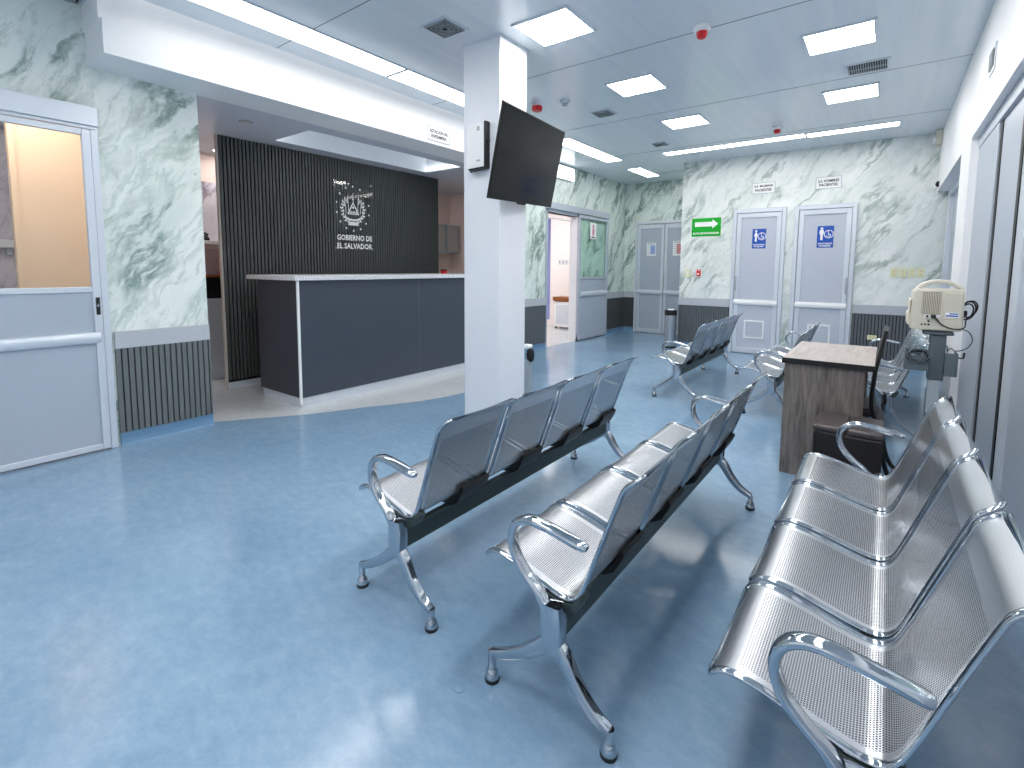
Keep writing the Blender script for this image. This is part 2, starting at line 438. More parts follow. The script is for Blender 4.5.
# reception room and rooms behind
mb = MB(); mb.box(-7.3, -4.28, 1.52, 1.6, 0, 2.6); struct(mb, 'wall_reception_left', M['pink'])
mb = MB(); mb.box(-6.3, -6.2, 1.6, 6.4, 0, 1.15); mb.box(-6.3, -6.2, 1.6, 6.4, 2.2, 2.6); mb.mi = 1; mb.box(-6.3, -6.2, 1.6, 3.9, 1.15, 2.2); mb.mi = 0; mb.box(-6.3, -6.2, 3.9, 6.4, 1.15, 2.2)
struct(mb, 'wall_reception_back', [M['pink'], M['marble_lilac']])
mb = MB(); mb.box(-6.3, -4.34, 6.38, 6.44, 0, 2.6); struct(mb, 'wall_reception_right', M['pink'])
# room behind the near sliding door
mb = MB(); mb.box(-6.3, -6.2, -3.0, 1.52, 0, CE); struct(mb, 'wall_side_room_back', M['marble_lilac'])
mb = MB(); mb.box(-6.3, -4.28, -3.1, -3.0, 0, CE); struct(mb, 'wall_side_room_left', M['pink'])
mb = MB(); mb.box(-6.3, -4.28, -3.0, 1.52, 2.62, 2.7); struct(mb, 'ceiling_side_room', M['soffit'])
# treatment room
mb = MB(); mb.box(-6.5, -4.34, 9.02, 9.1, 0, CE); mb.box(-6.6, -6.5, 6.44, 9.1, 0, CE); struct(mb, 'wall_treatment_room', M['pinkwhite'])
mb = MB(); mb.box(-6.6, -4.34, 6.44, 9.1, 2.6, 2.7); struct(mb, 'ceiling_treatment_room', M['white'])

# reception ceiling / bulkhead over the counter, with its recessed light tray
RX0, RX1, RY0, RY1 = -5.03, -4.4, 2.65, 4.73
SZ = 2.527
mb = MB()
mb.box(XL-.001, -3.83, .985, 5.3, SZ, 2.735)       # beam along the room
mb.box(XL-.001, -3.86, .975, 5.3, 2.735, CE+.06)   # upper fascia, set back
struct(mb, 'trim_1', M['white'])
mb = MB()
mb.box(RX1, XL, 1.625, 5.3, SZ, SZ+.2); mb.box(-6.25, RX0, 1.6, 6.4, SZ, SZ+.2)
mb.box(RX0, RX1, 1.6, RY0, SZ, SZ+.2); mb.box(RX0, RX1, RY1, 6.4, SZ, SZ+.2)
mb.box(RX1, -4.34, 5.3, 6.4, SZ, SZ+.2); mb.box(RX0, RX1, RY0, RY1, SZ+.2, SZ+.25); mb.box(RX1, XL-.08, 1.6, 1.625, SZ, SZ+.2)
struct(mb, 'ceiling_reception', M['soffit'])

# pillar
mb = MB(); mb.box(-2.627, -2.278, 2.855, 3.185, 0, CE)
pil = struct(mb, 'wall_pillar', M['pillar'], bevel=.004)
mb = MB(); mb.box(-2.64, -2.265, 2.842, 3.198, CE-.012, CE)
struct(mb, 'collar', M['alum_l'], pil)

# wainscot: vertical slats, dado rail, coved skirting
def wainscot(n, F, a0, a1, mat, first=0.0):
    mb = MB(); mb.fbox(F, a0, a1, .68, .8, 0, .022); r = struct(mb, 'trim_%d' % n, M['dado'], bevel=.004)
    mb = MB(); mb.fbox(F, a0, a1, .09, .68, 0, .004); struct(mb, 'backing', M['dark'], r)
    mb = MB(); a = a0+first; P = .0365
    while a < a1-.004:
        mb.fbox(F, a, min(a+.0275, a1), .09, .68, .004, .02); a += P
    struct(mb, 'slats', mat, r)
    mb = MB(); mb.prism(frame(F(a0, 0, 0), F(0, 0, 1)-F(0, 0, 0), (0, 0, 1)), [(0, 0), (.03, 0), (.022, .012), (.015, .035), (.012, .09), (0, .09)], 0, 1)
    # rebuild skirting as an extrusion along the wall
    mb.bm.free(); mb = MB()
    prof = [(0, 0), (.03, 0), (.02, .012), (.013, .04), (.011, .09), (0, .09)]
    A = [mb.bm.verts.new(F(a0, z, c)) for c, z in prof]; B = [mb.bm.verts.new(F(a1, z, c)) for c, z in prof]
    for i in range(6): mb.face([A[i], A[(i+1) % 6], B[(i+1) % 6], B[i]])
    mb.face(A[::-1]); mb.face(B)
    struct(mb, 'skirting', M['cove'], r)
wainscot(2, left_wall(XL), 1.03, 1.625, M['slat_grey'])
wainscot(3, far_wall(YF), -2.64, -1.87, M['slat_mid'])
wainscot(4, far_wall(YF), -.335, XR, M['slat_mid'])
wainscot(5, left_wall(-4.22), 5.3, 6.44, M['slat_mid'])
wainscot(6, left_wall(-4.22), 8.5, YA, M['slat_dark'])
wainscot(7, far_wall(YA), -4.2, -3.985, M['slat_dark'])

# ------------------------------------------------------------------ doors
def rail(mb, F, a0, a1, b0, b1, c0, c1):
    # rounded hand rail / kick rail bar
    n = 6; h = (b1-b0)/2; m = (b0+b1)/2
    prof = [(c0, b0)] + [(c0+(c1-c0)*math.sin(PI*k/n)**.6 if 0 < k < n else c0, m-h*math.cos(PI*k/n)) for k in range(1, n)] + [(c0, b1)]
    A = [mb.bm.verts.new(F(a0, z, c)) for c, z in prof]; B = [mb.bm.verts.new(F(a1, z, c)) for c, z in prof]; k = len(prof)
    for i in range(k): mb.face([A[i], A[(i+1) % k], B[(i+1) % k], B[i]])
    mb.face(A[::-1]); mb.face(B)
# door_1: sliding door on the left, grey aluminium with a big pane
F = left_wall(XL)
mb = MB(); mb.fbox(F, -.62, 1.012, 2.148, 2.268, 0, .055); mb.fbox(F, .972, 1.012, 0, 2.148, 0, .03); mb.fbox(F, -.62, 1.0, 2.128, 2.15, 0, .035)
d = struct(mb, 'door_1', M['alum_l'], bevel=.003)
mb = MB()
for a in ((.925, .968), (-.6, -.55)): mb.fbox(F, a[0], a[1], .012, 2.122, .004, .044)
mb.fbox(F, -.55, .925, 2.085, 2.122, .004, .04); mb.fbox(F, -.55, .925, 1.075, 1.11, .004, .04); mb.fbox(F, -.55, .925, .012, .05, .004, .04)
struct(mb, 'frame', M['alum_l'], d, bevel=.003)
mb = MB(); mb.fbox(F, -.55, .925, .05, .735, .012, .03); mb.fbox(F, -.55, .925, .81, 1.075, .012, .03); struct(mb, 'panel', M['door'], d)
mb = MB(); rail(mb, F, -.55, .95, .735, .812, .03, .062); struct(mb, 'push_rail', M['alum_l'], d, smooth=40)
mb = MB(); mb.fbox(F, -.55, .925, 1.108, 2.088, .018, .024); struct(mb, 'pane', M['glass'], d)
mb = MB(); mb.fbox(F, .938, .958, .925, 1.04, .044, .05); p = struct(mb, 'lock', M['black'], d); 
mb = MB(); mb.flathe(F, .948, .99, [(.009, .05), (.009, .056)]); struct(mb, 'lock_knob', M['chrome'], p, smooth=40)

# door_2: treatment-room sliding door on the far left wall
F = left_wall(-4.22)
mb = MB(); mb.fbox(F, 6.42, 8.53, 2.165, 2.27, 0, .06); mb.fbox(F, 6.43, 6.47, 0, 2.165, -.12, .02); mb.fbox(F, 6.43, 7.42, 2.12, 2.165, -.12, .02)
d = struct(mb, 'door_2', M['alum'], bevel=.003)
a0, a1 = 7.38, 8.48
mb = MB(); mb.fbox(F, a0, a0+.06, .02, 2.15, .012, .055); mb.fbox(F, a1-.06, a1, .02, 2.15, .012, .055); mb.fbox(F, a0, a1, 2.1, 2.15, .012, .052); mb.fbox(F, a0, a1, .02, .09, .012, .052); mb.fbox(F, a0, a1, 1.06, 1.1, .012, .052)
struct(mb, 'frame', M['alum'], d, bevel=.003)
mb = MB(); mb.fbox(F, a0+.06, a1-.06, .09, 1.06, .02, .042); struct(mb, 'panel', M['door'], d)
mb = MB(); rail(mb, F, a0+.06, a1-.03, .76, .85, .042, .075); struct(mb, 'push_rail', M['alum_l'], d, smooth=40)
mb = MB(); mb.fbox(F, a0+.06, a1-.06, 1.1, 2.1, .03, .036); struct(mb, 'pane', M['glass_green'], d)
mb = MB(); mb.fbox(F, a0, a0+.02, 0, 2.12, -.13, .012); struct(mb, 'jamb_lining', M['white'], d)
mb = MB(); mb.fbox(F, a0-.0, a0+.05, 0, .03, .015, .05); struct(mb, 'floor_guide', M['grey_p'], d)

# door_3 / door_4: restroom doors
def wc_door(n, x0, x1, hs):
    F = far_wall(YF)
    mb = MB(); mb.fbox(F, x0, x0+.05, 0, 2.13, 0, .05); mb.fbox(F, x1-.05, x1, 0, 2.13, 0, .05); mb.fbox(F, x0+.05, x1-.05, 2.07, 2.13, 0, .05)
    d = struct(mb, 'door_%d' % n, M['alum_l'], bevel=.004)
    u0, u1 = x0+.055, x1-.055
    mb = MB(); mb.fbox(F, u0, u0+.06, .01, 2.065, 0, .04); mb.fbox(F, u1-.06, u1, .01, 2.065, 0, .04); mb.fbox(F, u0+.06, u1-.06, 2.0, 2.065, 0, .04); mb.fbox(F, u0+.06, u1-.06, .01, .09, 0, .04)
    struct(mb, 'leaf_frame', M['alum_l'], d, bevel=.003)
    mb = MB(); mb.fbox(F, u0+.06, u1-.06, .09, 2.0, 0, .025); struct(mb, 'leaf', M['doorw'], d)
    mb = MB(); rail(mb, F, u0, u1, .725, .805, .03, .062); struct(mb, 'push_rail', M['white'], d, smooth=40)
    hx = u0+.02 if hs < 0 else u1-.02
    mb = MB(); mb.tube([F(hx, .94, .04), F(hx, .94, .075), F(hx, 1.14, .075), F(hx, 1.14, .04)], .011, 8); struct(mb, 'pull_handle', M['alum'], d, smooth=40)
    vx = x0+.21 if n == 3 else x0+.225
    mb = MB(); v = (vx, vx+.27)
    mb.fbox(F, v[0], v[1], .235, .255, .025, .037); mb.fbox(F, v[0], v[1], .48, .5, .025, .037); mb.fbox(F, v[0], v[0]+.02, .255, .48, .025, .037); mb.fbox(F, v[1]-.02, v[1], .255, .48, .025, .037)
    g = struct(mb, 'vent_frame', M['white'], d)
    mb = MB()
    for k in range(9): mb.fbox(F, v[0]+.02, v[1]-.02, .262+k*.024, .275+k*.024, .025, .032)
    struct(mb, 'vent_louvres', M['alum_l'], g)
    return d
wc_door(3, -1.862, -1.168, -1)
wc_door(4, -1.062, -.348, 1)

# door_5: double door at the end of the alcove
F = far_wall(YA)
mb = MB(); mb.fbox(F, -3.975, -3.93, 0, 2.165, 0, .04); mb.fbox(F, -3.93, -2.66, 2.11, 2.165, 0, .04)
d = struct(mb, 'door_5', M['alum_l'], bevel=.003)
for (u0, u1) in ((-3.925, -3.4), (-3.385, -2.66)):
    mb = MB(); mb.fbox(F, u0, u0+.055, .01, 2.1, 0, .035); mb.fbox(F, u1-.055, u1, .01, 2.1, 0, .035); mb.fbox(F, u0+.055, u1-.055, 2.02, 2.1, 0, .035); mb.fbox(F, u0+.055, u1-.055, .01, .09, 0, .035)
    l = struct(mb, 'leaf', M['alum_l'], d, bevel=.003)
    mb = MB(); mb.fbox(F, u0+.055, u1-.055, .09, 2.02, 0, .02); struct(mb, 'leaf_panel', M['door'], l)
    mb = MB(); rail(mb, F, u0, u1, .755, .845, .03, .065); struct(mb, 'push_rail', M['alum_l'], l, smooth=40)

# door_6: recessed aluminium sliding door in the right wall
F = right_wall(.49)
mb = MB(); mb.fbox(F, -4.9, -.2, 2.12, 2.2, -.08, .02); mb.fbox(F, -4.9, -4.10, 0, 2.12, -.06, .015)
d = struct(mb, 'door_6', M['alum'], bevel=.003)
mb = MB(); mb.fbox(F, -4.045, -3.47, .01, 2.12, -.05, .0); struct(mb, 'leaf', M['alum'], d, bevel=.003)
mb = MB(); mb.fbox(F, -4.10, -4.045, 0, 2.12, -.05, .004); mb.fbox(F, -3.47, -3.41, 0, 2.12, -.06, .004); struct(mb, 'gasket', M['black'], d)
mb = MB(); mb.fbox(F, -3.41, -3.25, .01, 2.12, -.05, .0); struct(mb, 'leaf_stile', M['alum_l'], d, bevel=.003)
mb = MB(); mb.fbox(F, -3.25, -2.5, .01, 2.12, -.05, -.01); struct(mb, 'leaf_panel', M['alum'], d)
mb = MB(); mb.fbox(F, -2.47, -1.2, .9, 2.06, -.03, -.02); struct(mb, 'pane', M['glass_green'], d)
mb = MB(); mb.fbox(F, -2.5, -2.4, .01, 2.12, -.05, .0); mb.fbox(F, -2.4, -.2, .01, .9, -.05, -.005); mb.fbox(F, -2.4, -.2, 2.06, 2.12, -.05, 0); mb.fbox(F, -1.2, -.2, .9, 2.06, -.05, 0)
struct(mb, 'leaf_frame', M['alum'], d, bevel=.003)
# door_7: aluminium frame set inside the far right opening
F = right_wall(.53)
mb = MB(); mb.fbox(F, -7.9, -7.7, 0, 2.22, -.1, .0); mb.fbox(F, -7.7, -5.5, 2.12, 2.22, -.1, 0); mb.fbox(F, -5.6, -5.5, 0, 2.12, -.1, 0)
d = struct(mb, 'door_7', M['alum_l'], bevel=.003)
mb = MB(); mb.fbox(F, -7.7, -6.65, 0.01, 2.12, -.08, -.04); struct(mb, 'leaf', M['door'], d)

# ------------------------------------------------------------------ reception
def box_thing(*a): pass
t = thing('slatted_wall_panel', (-5.25, 3.7, 0), 'tall dark slatted wall panel standing behind the reception counter', 'wall panel')
mb = MB(); mb.box(-5.30, -5.275, 2.2, 5.17, .07, SZ-.002); mb.build('backing_board', M['dark'], t)
mb = MB(); y = 2.2
while y < 5.15: mb.box(-5.275, -5.245, y, y+.0265, .10, SZ-.004); y += .0375
mb.build('slats', M['slat_dark'], t, bevel=.002, seg=1)
mb = MB(); mb.box(-5.30, -5.262, 2.182, 2.199, .0, SZ-.003); tag(mb.build('end_board', M['endboard'], t), 'pale end board')
mb = MB(); mb.box(-5.30, -5.28, 2.2, 5.17, 0, .07); mb.build('base_plinth', M['alum_l'], t)

t = thing('reception_counter', (-4.45, 3.6, 0), 'long charcoal reception counter with a white stone top', 'counter')
CX0, CX1, CY0, CY1 = -4.80, -4.08, 2.3, 5.2
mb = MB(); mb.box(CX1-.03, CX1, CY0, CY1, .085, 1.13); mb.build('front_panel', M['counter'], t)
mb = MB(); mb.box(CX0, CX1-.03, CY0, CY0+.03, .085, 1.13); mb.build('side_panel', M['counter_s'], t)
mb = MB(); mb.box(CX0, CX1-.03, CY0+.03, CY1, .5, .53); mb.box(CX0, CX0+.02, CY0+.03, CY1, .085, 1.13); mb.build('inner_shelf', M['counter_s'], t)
mb = MB(); mb.box(CX0+.02, CX1-.012, CY0+.012, CY1, 0, .085); mb.build('plinth', M['alum_l'], t)
mb = MB(); mb.box(CX1-.016, CX1+.004, CY0-.004, CY0+.014, .03, 1.13); mb.build('corner_trim', M['white'], t)
mb = MB(); mb.box(CX1-.001, CX1+.0012, 3.70, 3.706, .09, 1.13); mb.build('panel_joint', M['grey_p'], t)
mb = MB(); mb.box(-4.93, -4.045, 2.262, 5.22, 1.13, 1.172); mb.build('countertop', M['stone'], t, bevel=.004)

# plaque with the state emblem and lettering
t = thing('emblem_plaque', (-5.24, 3.71, 1.45), 'clear acrylic plaque with white emblem and lettering on dark slats', 'plaque')
F = left_wall(-5.225)
mb = MB(); mb.fbox(F, 3.43, 3.985, 1.45, 2.285, 0, .006); mb.build('plate', M['acrylic'], t)
mb = MB()
for a in (3.455, 3.96):
    for b in (1.475, 2.26): mb = MB(); mb.flathe(F, a, b, [(.009, -.02), (.009, .014), (.005, .018)], 12); mb.build('standoff', M['steel'], t, smooth=40)
mb = MB()
text(mb, 'GOBIERNO DE', F, 3.708, 1.605, .50, .068, .0085)
text(mb, 'EL SALVADOR', F, 3.708, 1.505, .50, .068, .0085)
mb.build('lettering', M['paper'], t)
mb = MB(); ec, ez = 3.69, 1.955
for k in range(14):                                   # ring of stars
    an = PI/2+k*2*PI/14; R = .27
    x, z = ec+R*.86*math.cos(an), ez+R*.98*math.sin(an)
    st = []
    for j in range(10):
        q = PI/2+j*PI/5; rr = .0165 if j % 2 == 0 else .008
        st.append((x+rr*math.cos(q), z+rr*math.sin(q)))
    mb.prism(F, st, .0065, .0085)
for sgn in (-1, 1):                                   # laurel branches
    for k in range(9):
        an = -PI/2+sgn*(.35+k*.235); R = .148+.01*(k % 2)
        x, z = ec+R*math.cos(an), ez-.01+R*1.05*math.sin(an)
        for dq in (-.55, .55):
            q = an+sgn*PI/2+dq; l, w = .042, .011
            c, s_ = math.cos(q), math.sin(q)
            mb.prism(F, [(x, z), (x+c*l*.5-s_*w, z+s_*l*.5+c*w), (x+c*l, z+s_*l), (x+c*l*.5+s_*w, z+s_*l*.5-c*w)], .0065, .0085)
tri = [(-.085, -.07), (.085, -.07), (0, .085)]        # triangle outline
inn = [(-.064, -.058), (.064, -.058), (0, .058)]
for i in range(3):
    a, b = tri[i], tri[(i+1) % 3]; c, d_ = inn[(i+1) % 3], inn[i]
    mb.prism(F, [(ec+p[0], ez+p[1]) for p in (a, b, c, d_)], .0065, .0085)
for k in range(5):                                    # volcano range
    x = ec-.044+k*.022; mb.prism(F, [(x-.013, ez-.052), (x+.013, ez-.052), (x, ez-.024)], .0065, .0085)
mb.prism(F, [(ec+.014*math.cos(k*PI/5), ez+.014+.014*math.sin(k*PI/5)) for k in range(10)], .0065, .0085)
for sgn in (-1, 1):                                   # flags beside the triangle
    for k, (dx, h) in enumerate(((.062, .15), (.1, .11))):
        x = ec+sgn*dx
        mb.prism(F, [(x-.004, ez-.06), (x+.004, ez-.06), (x+sgn*.01+.003, ez+h), (x+sgn*.01-.003, ez+h)], .0065, .0085)
        mb.prism(F, [(x, ez+h-.1), (x+sgn*.03, ez+h-.085), (x+sgn*.026, ez+h-.02), (x+sgn*.008, ez+h-.01)], .0065, .0085)
mb.prism(F, [(ec-.005, ez+.07), (ec+.005, ez+.07), (ec+.002, ez+.19), (ec-.002, ez+.19)], .0065, .0085)
rib = [(-.1, -.1), (-.05, -.12), (0, -.126), (.05, -.12), (.1, -.1), (.1, -.122), (.05, -.143), (0, -.15), (-.05, -.143), (-.1, -.122)]
mb.prism(F, [(ec+a, ez+b) for a, b in rib], .0065, .0085)
mb.prism(F, [(ec+a, ez+b) for a, b in ((-.06, -.158), (.06, -.158), (.075, -.2), (-.075, -.2))], .0065, .0085)
mb.build('emblem', M['paper'], t)

# things in the reception back room
t = thing('wall_ledge', (-6.18, 2.5, 1.47), 'white wall ledge in the gap left of the slatted panel', 'shelf')
mb = MB(); mb.box(-6.2, -6.02, 1.62, 3.4, 1.49, 1.535); mb.build('board', M['white'], t, bevel=.004)
mb = MB(); mb.box(-6.2, -6.18, 1.62, 3.4, 1.45, 1.49); mb.build('cleat', M['white'], t)
t = thing('dark_base_cabinet', (-6.0, 2.3, 0), 'cabinet with dark open top and grey door, left of the slatted panel', 'cabinet')
mb = MB(); mb.box(-6.19, -5.86, 1.7, 3.3, .9, 1.13); mb.build('drawer_box', M['black'], t)
mb = MB(); mb.box(-6.19, -5.84, 1.68, 3.32, 1.13, 1.155); mb.build('top', M['brown'], t)
mb = MB(); mb.box(-6.19, -5.86, 1.7, 3.3, .0, .9); b_ = mb.build('body', M['alum_l'], t)
mb = MB(); mb.box(-5.86, -5.845, 2.26, 2.9, .05, .88); mb.build('door', M['alum_l'], t, bevel=.003)
t = thing('desk_phone', (-6.08, 2.36, 1.535), 'small black device on white ledge left of slatted panel', 'phone')
mb = MB(); mb.prism(frame((-6.15, 2.3, 0), (1, 0, 0), (0, 0, 1)), [(0, 1.536), (.1, 1.536), (.1, 1.56), (.02, 1.6), (0, 1.6)], -.1, 0); mb.build('base', M['black'], t)
mb = MB(); mb.tube([(-6.09, 2.3, 1.6), (-6.09, 2.33, 1.615), (-6.09, 2.37, 1.615), (-6.09, 2.4, 1.6)], .012); mb.build('handset', M['black'], t, smooth=40)
t = thing('red_tube', (-6.0, 2.47, 1.155), 'thin red-tipped rod standing on the dark cabinet by the slatted panel', 'rod')
mb = MB(); mb.tube([(-6.0, 2.47, 1.156), (-6.0, 2.47, 1.46)], .005); mb.build('rod', M['paperred'], t, smooth=40)
mb = MB(); mb.lathe(-6.0, 2.47, [(.014, 1.156), (.012, 1.19), (.005, 1.2)], 10); mb.build('foot', M['red'], t, smooth=40)
t = thing('glazed_wall_cabinet', (-6.1, 6.1, 1.48), 'grey glazed wall cabinet right of the slatted panel', 'cabinet')
mb = MB(); mb.box(-6.2, -5.97, 5.7, 6.36, 1.50, 1.53); mb.box(-6.2, -5.97, 5.7, 6.36, 1.95, 1.98); mb.box(-6.2, -6.18, 5.7, 6.36, 1.53, 1.95); mb.build('carcass', M['alum_l'], t)
for a in (5.71, 6.04):
    mb = MB(); F = left_wall(-5.97)
    mb.fbox(F, a, a+.3, 1.515, 1.54, 0, .02); mb.fbox(F, a, a+.3, 1.94, 1.965, 0, .02); mb.fbox(F, a, a+.022, 1.54, 1.94, 0, .02); mb.fbox(F, a+.278, a+.3, 1.54, 1.94, 0, .02)
    dd = mb.build('door', M['grey_l'], t)
    mb = MB(); mb.fbox(F, a+.022, a+.278, 1.54, 1.94, .006, .012); mb.build('pane', M['frost'], dd)
mb = MB(); mb.box(-6.1, -6.0, 6.1, 6.22, 1.532, 1.66); mb.build('carton', M['beige'], t)
t = thing('red_box', (-4.6, 4.55, 1.172), 'small dark red box on the counter top beside the pillar', 'box')
mb = MB(); mb.box(-4.76, -4.7, 4.71, 4.77, 1.173, 1.225); mb.build('box', M['red'], t, bevel=.003)
mb = MB(); mb.box(-4.762, -4.698, 4.708, 4.772, 1.207, 1.228); mb.build('lid', M['black'], t, bevel=.003)
# side room seen through the near door's pane
t = thing('warm_beige_partition', (-5.0, 1.1, 0), 'warm beige partition board behind the pane of the near left door', 'partition')
mb = MB(); mb.box(-5.05, -5.0, .735, 1.51, .05, 2.42); mb.build('board', M['orange'], t)
mb = MB(); mb.box(-5.06, -4.99, .735, 1.51, 0, .05); mb.build('base_rail', M['alum_l'], t)
mb = MB(); mb.box(-5.06, -4.99, .70, .735, 0, 2.3); mb.build('edge_post', M['orange'], t)
t = thing('white_wall_rail', (-6.18, .4, 1.4), 'white wall rail seen through the pane of the near left door', 'rail')
mb = MB(); mb.box(-6.2, -6.1, -1, .9, 1.4, 1.47); mb.build('rail', M['white'], t, bevel=.006)
for y in (-.6, .1, .8): mb = MB(); mb.box(-6.2, -6.15, y, y+.04, 1.34, 1.4); mb.build('bracket', M['alum_l'], t)
# treatment room things
t = thing('bedside_cabinet', (-5.3, 8.8, 0), 'small white cabinet with brown top inside the far left doorway', 'cabinet')
mb = MB(); mb.box(-5.5, -5.1, 8.74, 9.0, .04, .56); mb.build('body', M['white'], t, bevel=.006)
mb = MB(); mb.box(-5.52, -5.08, 8.71, 9.01, .58, .66); mb.box(-5.5, -5.1, 8.74, 9.0, .56, .58); mb.build('top', M['brown'], t, bevel=.004)
mb = MB(); mb.box(-5.45, -5.15, 8.728, 8.74, .1, .5); dd = mb.build('door', M['alum_l'], t, bevel=.003)
mb = MB(); mb.tube([(-5.19, 8.728, .27), (-5.19, 8.71, .27), (-5.19, 8.71, .34), (-5.19, 8.728, .34)], .005, 6); mb.build('handle', M['grey_l'], dd, smooth=40)
for x in (-5.47, -5.13):
    for y in (8.77, 8.97): mb = MB(); mb.cyl(x, y, 0, .04, .018, 10); mb.build('foot', M['black'], t, smooth=40)
t = thing('lilac_curtain', (-4.75, 7.3, 0), 'lilac curtain hanging just inside the far left doorway', 'curtain')
mb = MB(); pts = []
for k in range(25): pts.append((-4.72+.012*math.sin(k*1.9), 7.05+k*.012))
pl = pts+[(x-.004, y) for x, y in pts[::-1]]
mb.prism(WF, pl, .35, 2.1); mb.build('cloth', M['lilac'], t, smooth=50)
mb = MB(); mb.tube([(-4.72, 6.46, 2.12), (-4.72, 9.0, 2.12)], .01, 8); mb.build('track', M['alum_l'], t, smooth=40)
for k in range(4):
    t = thing('wall_socket', (-5.55+k*.075, 9.02, 1.35), '%s of four socket plates on pale wall inside far left doorway' % ('leftmost', 'second from the left', 'third from the left', 'rightmost')[k], 'socket', 'sockets inside the far left doorway')
    F = far_wall(9.02); mb = MB(); mb.fbox(F, -5.58+k*.09, -5.52+k*.09, 1.33, 1.44, 0, .012); mb.build('plate', M['alum_l'], t, bevel=.002)
    mb = MB(); mb.fbox(F, -5.56+k*.09, -5.54+k*.09, 1.36, 1.41, .012, .016); mb.build('socket', M['beige_d'], t)

# ------------------------------------------------------------------ ceiling lights and fittings
def panel_light(x, y, label, group='square ceiling panel lights', w=.44, d=.41):
    t = thing('ceiling_light', (x, y, CE), label, 'ceiling light', group)
    mb = MB(); e = .02
    for b in ((x-w/2, x+w/2, y-d/2, y-d/2+e), (x-w/2, x+w/2, y+d/2-e, y+d/2), (x-w/2, x-w/2+e, y-d/2+e, y+d/2-e), (x+w/2-e, x+w/2, y-d/2+e, y+d/2-e)): mb.box(*b, CE-.012, CE)
    mb.build('frame', M['alum_l'], t)
    mb = MB(); mb.box(x-w/2+e, x+w/2-e, y-d/2+e, y+d/2-e, CE-.009, CE-.001); mb.build('diffuser', M['lamp'], t)
panel_light(-1.92, 3.005, 'square ceiling panel light nearest the pillar, largest in view')
panel_light(-1.90, 4.36, 'square ceiling panel light, second of the row running away from pillar')
panel_light(-1.90, 5.725, 'square ceiling panel light, farthest of the row running away from pillar')
panel_light(-.365, 4.343, 'ceiling panel light just in front of the slotted air vent')
panel_light(-.365, 5.737, 'ceiling panel light just beyond the slotted air vent')
for x, y, w in ((-.365, 2.98, 'right of the pillar, out of view above'), (-1.91, 1.64, 'above the nearest benches, out of view'), (-.365, 1.62, 'above the right bench, out of view'), (-1.91, .28, 'left above the viewer'), (-.365, .26, 'right above the viewer'), (-1.91, -1.2, 'behind the viewer on the left'), (-.365, -1.2, 'behind the viewer on the right')):
    panel_light(x, y, 'added ceiling panel light '+w)  # unseen panels continuing the grid, added to brighten the room
def strip_light(x0, x1, y0, y1, label, group=None, mat='lamp'):
    t = thing('strip_light', ((x0+x1)/2, (y0+y1)/2, CE), label, 'ceiling light', group)
    mb = MB(); e = .008
    for b in ((x0-e, x1+e, y0-e, y0), (x0-e, x1+e, y1, y1+e), (x0-e, x0, y0, y1), (x1, x1+e, y0, y1)): mb.box(*b, CE-.01, CE)
    mb.build('housing', M['alum_l'], t)
    mb = MB(); mb.box(x0, x1, y0, y1, CE-.008, CE-.001); mb.build('diffuser', M[mat], t)
g = 'long strip lights in front of the restroom wall'
M['lampfar'] = pmat('far_strip_diffuser', rgb(250, 252, 255), .4, emit=(1, .965, .915, 1), estr=5.5)
strip_light(-2.64, -1.825, 7.04, 7.22, 'left strip light of the row of three before the restroom wall', g, 'lampfar')
strip_light(-1.80, -.9, 7.04, 7.22, 'middle strip light of the row of three before the restroom wall', g, 'lampfar')
strip_light(-.875, .015, 7.08, 7.26, 'right strip light of the row of three before the restroom wall', g, 'lampfar')
g = 'wide strip lights along the white bulkhead'
strip_light(-3.545, -3.29, 1.26, 2.862, 'near wide strip light along the white bulkhead', g, 'lampcove')
strip_light(-3.545, -3.29, 2.895, 4.5, 'wide strip light along the bulkhead running behind pillar top', g, 'lampcove')
strip_light(-3.56, -3.31, 5.55, 7.13, 'long strip light right of the television', None, 'lampfar')
strip_light(-3.53, -3.31, 7.84, 8.68, 'short strip light at the alcove in the far left corner', None, 'lampfar')
# unseen ceiling lamps added to brighten the rooms behind
for i, (x, y, z, sx, sy, mat, lab) in enumerate(((-4.66, .45, 2.62, .5, 1.2, 'fillside', 'added unseen side room light behind the near left door'), (-5.78, 2.75, SZ, .4, .6, 'fillwarm', 'added unseen reception back room light behind slatted panel'), (-5.85, 4.55, SZ, .4, .5, 'fillwarm', 'added unseen reception back room light deeper behind slatted panel'), (-5.3, 7.6, 2.6, .7, .9, 'filltreat', 'added unseen treatment room light behind far left doorway'))):
    t = thing('room_fill_light', (x, y, z), lab, 'ceiling light')
    mb = MB(); mb.box(x-sx/2-.02, x+sx/2+.02, y-sy/2-.02, y+sy/2+.02, z-.008, z); mb.build('frame', M['alum_l'], t)
    mb = MB(); mb.box(x-sx/2, x+sx/2, y-sy/2, y+sy/2, z-.014, z-.008); mb.build('diffuser', M[mat], t)
